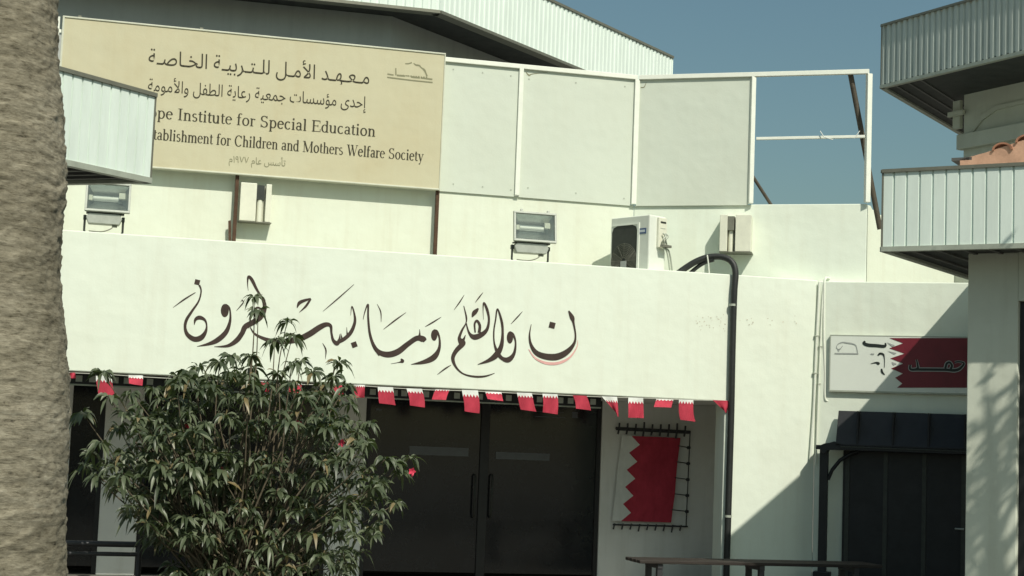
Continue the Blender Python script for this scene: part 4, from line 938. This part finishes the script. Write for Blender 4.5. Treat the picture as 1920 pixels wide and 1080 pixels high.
# end of the chamfer: where the ray plane x=1262 meets the chamfer plane
pe_ = PV(1262, 120, ch, 42.07); Lc = (Vector((pe_.x, pe_.y, 0))-Vector((ch.x, ch.y, 0))).length
hall = thing('hall_building', 'large hall behind the sign with pale corrugated eaves and shaded grey wall', 'building', (ch.x-2, yh+6, 0))
C0 = Vector((ch.x, ch.y, 0)); n_c = Vector((d_c.y, -d_c.x, 0))
m_ = MB(); cladding(m_, C0-XV*14, XV, -YV, 14, zb0+.02, zb1-.02, .14, 'rib'); m_.build('cladding', M['clad'], hall)
m_ = MB(); cladding(m_, C0, d_c, n_c, Lc, zb0+.02, zb1-.02, .14, 'rib'); m_.build('cladding', M['clad'], hall)
m_ = MB(); m_.box(C0-XV*14-YV*.02+ZV*(zb1-.04), XV*14, YV*.06, ZV*.045); m_.box(C0-n_c*-.02+ZV*(zb1-.04)+d_c*.0, d_c*Lc, -n_c*.06, ZV*.045); m_.build('top_trim', M['trim'], hall)
m_ = MB(); m_.box(C0-XV*14-YV*.03+ZV*(zb0-.03), XV*14, YV*.2, ZV*.05); m_.box(C0+n_c*.03+ZV*(zb0-.03), d_c*Lc, -n_c*.2, ZV*.05); m_.build('bottom_trim', M['trim'], hall)
E1 = C0+d_c*Lc
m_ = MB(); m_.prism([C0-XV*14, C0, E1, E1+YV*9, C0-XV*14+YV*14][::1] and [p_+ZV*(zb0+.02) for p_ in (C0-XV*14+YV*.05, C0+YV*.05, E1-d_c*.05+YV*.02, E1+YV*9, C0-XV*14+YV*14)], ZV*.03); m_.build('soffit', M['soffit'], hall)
m_ = MB(); m_.prism([p_+ZV*(zb1-.07) for p_ in (C0-XV*14+YV*.05, C0+YV*.05, E1-d_c*.05+YV*.02, E1+YV*9, C0-XV*14+YV*14)], ZV*.03); m_.build('roof', M['roof'], hall)
m_ = MB(); m_.box(E1+ZV*(zb0+.02), YV*9, XV*-.05, ZV*(zb1-zb0-.04)); m_.build('end_cladding', M['clad'], hall)
wk = PZ(735, 33, zb0); WK = Vector((wk.x, wk.y, 0))
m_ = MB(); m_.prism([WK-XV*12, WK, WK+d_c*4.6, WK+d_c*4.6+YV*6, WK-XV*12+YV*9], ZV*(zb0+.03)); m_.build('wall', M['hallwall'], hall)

# ------------------------------------------------------------------ palm trunk close to the camera
def trunk():
    yq = -12.6
    pr = [(0, 111), (60, 111), (115, 113), (200, 120), (300, 127), (350, 127), (400, 123), (440, 120), (500, 117), (560, 118), (610, 123), (660, 129), (700, 132), (760, 134), (830, 132), (930, 128), (1010, 127), (1080, 128)]
    p0 = PY(0, 540, yq); Rb = .33
    right = lambda z: None
    prof = []
    for py, px in pr: q = PY(px, py, yq); prof.append((q.z, q.x))
    prof.sort()
    xc = prof[len(prof)//2][1]-Rb
    root = thing('palm_tree', 'thick rough palm trunk standing close in front of the entrance canopy', 'palm', (xc, yq, 0))
    z0, z1 = 0.0, 8.2; nz, na = 1000, 190
    from mathutils import noise
    def edge(z):
        if z <= prof[0][0]: return prof[0][1]+(prof[0][0]-z)*.03
        if z >= prof[-1][0]: return prof[-1][1]
        for (a_, xa_), (b_, xb_) in zip(prof, prof[1:]):
            if a_ <= z <= b_: return xa_+(xb_-xa_)*(z-a_)/(b_-a_)
    vs = []
    for i in range(nz+1):
        z = z0+(z1-z0)*i/nz
        if z > 4.2: z = 4.2+(z-4.2)*1
        R0 = edge(z)-xc
        for k in range(na):
            a = 2*math.pi*k/na; cx, sy = math.cos(a), math.sin(a)
            n1 = noise.noise(Vector((cx*1.6, sy*1.6, z*11)))
            n2 = noise.noise(Vector((cx*5+9, sy*5, z*26)))
            n3 = noise.noise(Vector((cx*14, sy*14+5, z*60)))
            h = z*15+1.6*noise.noise(Vector((cx*1.3, sy*1.3, z*2.2)))+.5*n1
            h2 = z*34+1.3*noise.noise(Vector((cx*2.7+4, sy*2.7, z*3)))
            led = (h % 1)*max(0, .35+noise.noise(Vector((cx*4, sy*4, math.floor(h)*1.7))))+.6*(h2 % 1)*max(0, .25+noise.noise(Vector((cx*7, sy*7, math.floor(h2)*2.3))))
            r = R0+.004*n1+.005*n2+.005*n3-.008+.009*led
            vs.append((xc+cx*r, yq+sy*r, z))
    m_ = MB(); m_.add(vs, [(i*na+k, i*na+(k+1) % na, (i+1)*na+(k+1) % na, (i+1)*na+k) for i in range(nz) for k in range(na)], 0, True)
    m_.build('trunk', M['bark'], root)
    # crown of arching fronds high above the frame
    m_ = MB()
    for f in range(26):
        az = f*2.399; el = R_(random.uniform(-5, 65)); L_ = random.uniform(2.2, 2.9); pts = []
        for s_ in range(13):
            t = s_/12; out = L_*t*math.cos(el)*(1-.12*t); up = L_*t*math.sin(el)-1.5*t*t
            pts.append(Vector((xc+math.cos(az)*out, yq+math.sin(az)*out, z1-.05+up)))
        m_.tube(pts, [.03*(1-.85*s_/12) for s_ in range(13)], 5)
        sdv = Vector((-math.sin(az), math.cos(az), 0))
        for s_ in range(2, 13):
            for sub in (0, .5):
                if s_ == 12 and sub: continue
                p_ = pts[s_].lerp(pts[min(12, s_+1)], sub); d_ = (pts[s_]-pts[s_-1]).normalized(); l_ = .5*(1-.5*s_/12)
                for sg_ in (-1, 1):
                    tip = p_+(sdv*sg_*.8+d_*.6-ZV*.35)*l_; mid = p_.lerp(tip, .5)+ZV*.03
                    wv = d_*.018; m_.add([p_-wv, p_+wv, mid+wv, tip, mid-wv], [(0, 1, 2, 3, 4)], 1)
    m_.build('crown', [M['stem'], M['leaf']], root)
trunk()

# ------------------------------------------------------------------ flowering shrub in front of the porch
def shrub():
    base = PY(455, 1090, -2.6); base = Vector((base.x, -2.6, 0))
    root = thing('shrub', 'tall leafy shrub with drooping leaf clusters in front of the porch', 'shrub', tuple(base))
    mleaf = MB(); mstem = MB(); mflow = MB()
    fixed = [(477, 556, -2.3), (484, 583, -2.35), (538, 604, -2.2), (548, 632, -2.25), (515, 640, -2.5), (433, 668, -2.3), (470, 668, -2.7), (412, 678, -2.6), (372, 688, -2.2), (352, 700, -2.6), (392, 706, -2.3), (474, 690, -2.2), (548, 684, -2.6),
             (563, 676, -2.3), (586, 698, -2.5), (636, 680, -2.2), (626, 706, -2.5), (610, 722, -2.2), (520, 700, -2.6), (450, 705, -2.3), (648, 726, -2.7), (192, 700, -2.3), (288, 730, -2.3), (246, 738, -2.6), (206, 746, -2.4), (156, 775, -2.3), (322, 722, -2.2),
             (692, 794, -2.1), (672, 812, -2.4), (768, 858, -2.1), (742, 868, -2.3), (752, 886, -2.2), (742, 944, -2.2), (722, 862, -2.4), (712, 905, -2.3), (190, 830, -2.5), (160, 876, -2.2), (182, 892, -2.4), (215, 900, -2.3), (240, 912, -2.2), (222, 800, -2.2), (232, 850, -2.5), (205, 865, -2.1), (250, 880, -2.3), (172, 850, -2.4), (262, 760, -2.2), (235, 775, -2.5), (268, 800, -2.4), (302, 772, -2.3), (340, 748, -2.4)]
    poly = [(255, 790), (310, 720), (350, 700), (390, 700), (440, 690), (500, 712), (580, 715), (655, 745), (680, 800), (705, 860), (722, 930), (715, 1000), (680, 1040), (640, 1090), (560, 1130), (380, 1130), (300, 1060), (240, 960), (205, 920), (180, 890), (250, 850)]
    def inside(x, y):
        c = False
        for (x0, y0), (x1, y1) in zip(poly, poly[1:]+poly[:1]):
            if (y0 > y) != (y1 > y) and x < (x1-x0)*(y-y0)/(y1-y0)+x0: c = not c
        return c
    pts = list(fixed); rnd = random.Random(11)
    while len(pts) < 720:
        x, y = rnd.uniform(150, 745), rnd.uniform(690, 1130)
        if inside(x, y): pts.append((x, y, rnd.uniform(-3.3, -1.7)))
    def leaf(p, d, L_, W_, droop, side):
        # folded, arched lance shaped leaf
        d = d.normalized(); s_ = d.cross(ZV); s_ = s_.normalized() if s_.length > .01 else XV.copy()
        s_ = (s_*math.cos(side)+ZV*math.sin(side)).normalized(); nn = s_.cross(d).normalized()
        prof = [(0, .12), (.2, .62), (.45, 1), (.72, .72), (1, .02)]; rows = []
        for t, w_ in prof:
            c = p+d*(L_*t*(1-.18*t))-ZV*(droop*L_*t*t)
            rows.append((c-s_*W_*w_*.5+nn*W_*w_*.16, c, c+s_*W_*w_*.5+nn*W_*w_*.16))
        vs = [q for r in rows for q in r]; fs = []
        for i in range(len(rows)-1):
            a_ = i*3; fs += [(a_, a_+1, a_+4, a_+3), (a_+1, a_+2, a_+5, a_+4)]
        mleaf.add(vs, fs, 0, True)
    nodes_ = [base+Vector((rnd.uniform(-.25, .25), rnd.uniform(-.15, .15), .1)) for _ in range(6)]
    for i, (x, y, Y) in enumerate(pts):
        c = PY(x, y, Y); n = rnd.randint(15, 20) if i < len(fixed) else rnd.randint(9, 14); sc = rnd.uniform(.95, 1.25) if i < len(fixed) else rnd.uniform(.72, 1.25); a0 = rnd.uniform(0, 6)
        for k in range(n):
            az = a0+k*2.399; el = rnd.uniform(-.35, .75); d = Vector((math.cos(az)*math.cos(el), math.sin(az)*math.cos(el), math.sin(el)))
            leaf(c+d*.015, d, rnd.uniform(.10, .18)*sc, rnd.uniform(.032, .050)*sc, rnd.uniform(.25, 1.05), rnd.uniform(-.9, .9))
        if i % 5 == 0 or i < len(fixed):
            s = rnd.choice(nodes_[:6]) ; m1 = s.lerp(c, .45)+Vector((rnd.uniform(-.1, .1), rnd.uniform(-.1, .1), .12)); m2 = s.lerp(c, .8)+Vector((rnd.uniform(-.06, .06), rnd.uniform(-.06, .06), .03))
            P_ = [Vector(v) for v in spline([tuple(s), tuple(m1), tuple(m2), tuple(c)], 4)]
            L_ = len(P_); mstem.tube(P_, [.013*(1-.72*j/(L_-1)) for j in range(L_)], 5)
    for x, y, Y in ((772, 884, -2.25), (352, 800, -2.2), (478, 798, -2.1), (560, 790, -2.1), (640, 830, -2.2), (420, 880, -2.1)):
        c = PY(x, y, Y)
        for k in range(5):
            a = k*1.2566; d = Vector((math.cos(a), -.6, math.sin(a))).normalized(); s_ = d.cross(YV).normalized(); mflow.add([c, c+d*.025+s_*.018, c+d*.05, c+d*.025-s_*.018], [(0, 1, 2, 3)])
        mflow.add([c+Vector((-.01, -.03, 0)), c+Vector((.01, -.03, 0)), c+Vector((0, -.03, -.06))], [(0, 1, 2)])
    mleaf.build('foliage', M['leaf'], root); mstem.build('stems', M['stem'], root); mflow.build('blossoms', M['flower'], root)
shrub()

# ------------------------------------------------------------------ roadside tree outside the frame, dappling the gatehouse pillar
def shade_tree():
    tgt = pc+d_f*(ta+tb)/2+ZV*1.55; cc_ = tgt+SD*6.1; rnd = random.Random(5)
    b = Vector((cc_.x+.5, cc_.y-.3, 0))
    root = thing('street_tree', 'slim roadside tree with a loose leafy crown right of the gatehouse', 'tree', tuple(b))
    m_ = MB(); m_.tube([b, b+ZV*2.2+XV*.1, cc_-ZV*1.5+XV*.1, cc_-ZV*.3, cc_+ZV*.9], [.11, .09, .06, .04, .015], 10)
    tips = []
    for k in range(16):
        a_ = k*2.399; s_ = cc_-ZV*rnd.uniform(.1, 1.3); e_ = cc_+Vector((math.cos(a_)*rnd.uniform(.5, 1.25), math.sin(a_)*rnd.uniform(.5, 1.25), rnd.uniform(-.9, 1.2)))
        m_.tube([s_, s_.lerp(e_, .5)+ZV*.1, e_], [.03, .018, .006], 6); tips.append(e_); tips.append(s_.lerp(e_, .6))
    m_.build('trunk', M['stem'], root)
    m_ = MB()
    for e_ in tips:
        for j in range(rnd.randint(18, 30)):
            c = e_+Vector((rnd.gauss(0, .2), rnd.gauss(0, .2), rnd.gauss(0, .16))); d = Vector((rnd.uniform(-1, 1), rnd.uniform(-1, 1), rnd.uniform(-.8, .4))).normalized(); s_ = d.cross(ZV).normalized()*.035
            m_.add([c, c+d*.07+s_, c+d*.16, c+d*.07-s_], [(0, 1, 2, 3)])
    m_.build('crown', M['leaf'], root)
shade_tree()

# ------------------------------------------------------------------ low barriers along the bottom
rl = thing('low_railing', 'low dark two bar railing beside the palm trunk', 'railing', (-.2, -1.6, 0))
m_ = MB(); a = PY(110, 1018, -1.6); b = PY(262, 1022, -1.6)
m_.tube([(a.x-1.5, -1.6, a.z), (b.x, -1.6, a.z)], .03, 10); m_.build('top_bar', M['rail'], rl)
m_ = MB(); m_.tube([(a.x-1.5, -1.6, a.z-.1), (b.x, -1.6, a.z-.1)], .022, 10); m_.build('lower_bar', M['rail'], rl)
for x in (a.x-1.5, a.x-.2, b.x): m_ = MB(); m_.tube([(x, -1.6, 0), (x, -1.6, a.z)], .028, 8); m_.build('post', M['rail'], rl)
tb_ = thing('long_bench', 'long dark slatted bench in front of the black hose and shaded wall', 'bench', (6.6, -1.8, 0))
a = PY(1200, 1042, -1.8); b = PY(1655, 1068, -1.8); zs = (a.z+b.z)/2
for k in range(4): m_ = MB(); m_.bx(a.x, b.x, -1.8+k*.13, -1.8+k*.13+.11, zs-.035, zs); m_.build('slat', M['timber'], tb_, .006)
for x in (a.x+.25, (a.x+b.x)/2, b.x-.3): m_ = MB(); m_.bx(x-.03, x+.03, -1.77, -1.34, zs-.09, zs-.036); m_.bx(x-.03, x+.03, -1.76, -1.70, 0, zs-.09); m_.bx(x-.03, x+.03, -1.41, -1.35, 0, zs-.09); m_.build('leg', M['rail'], tb_, .004)
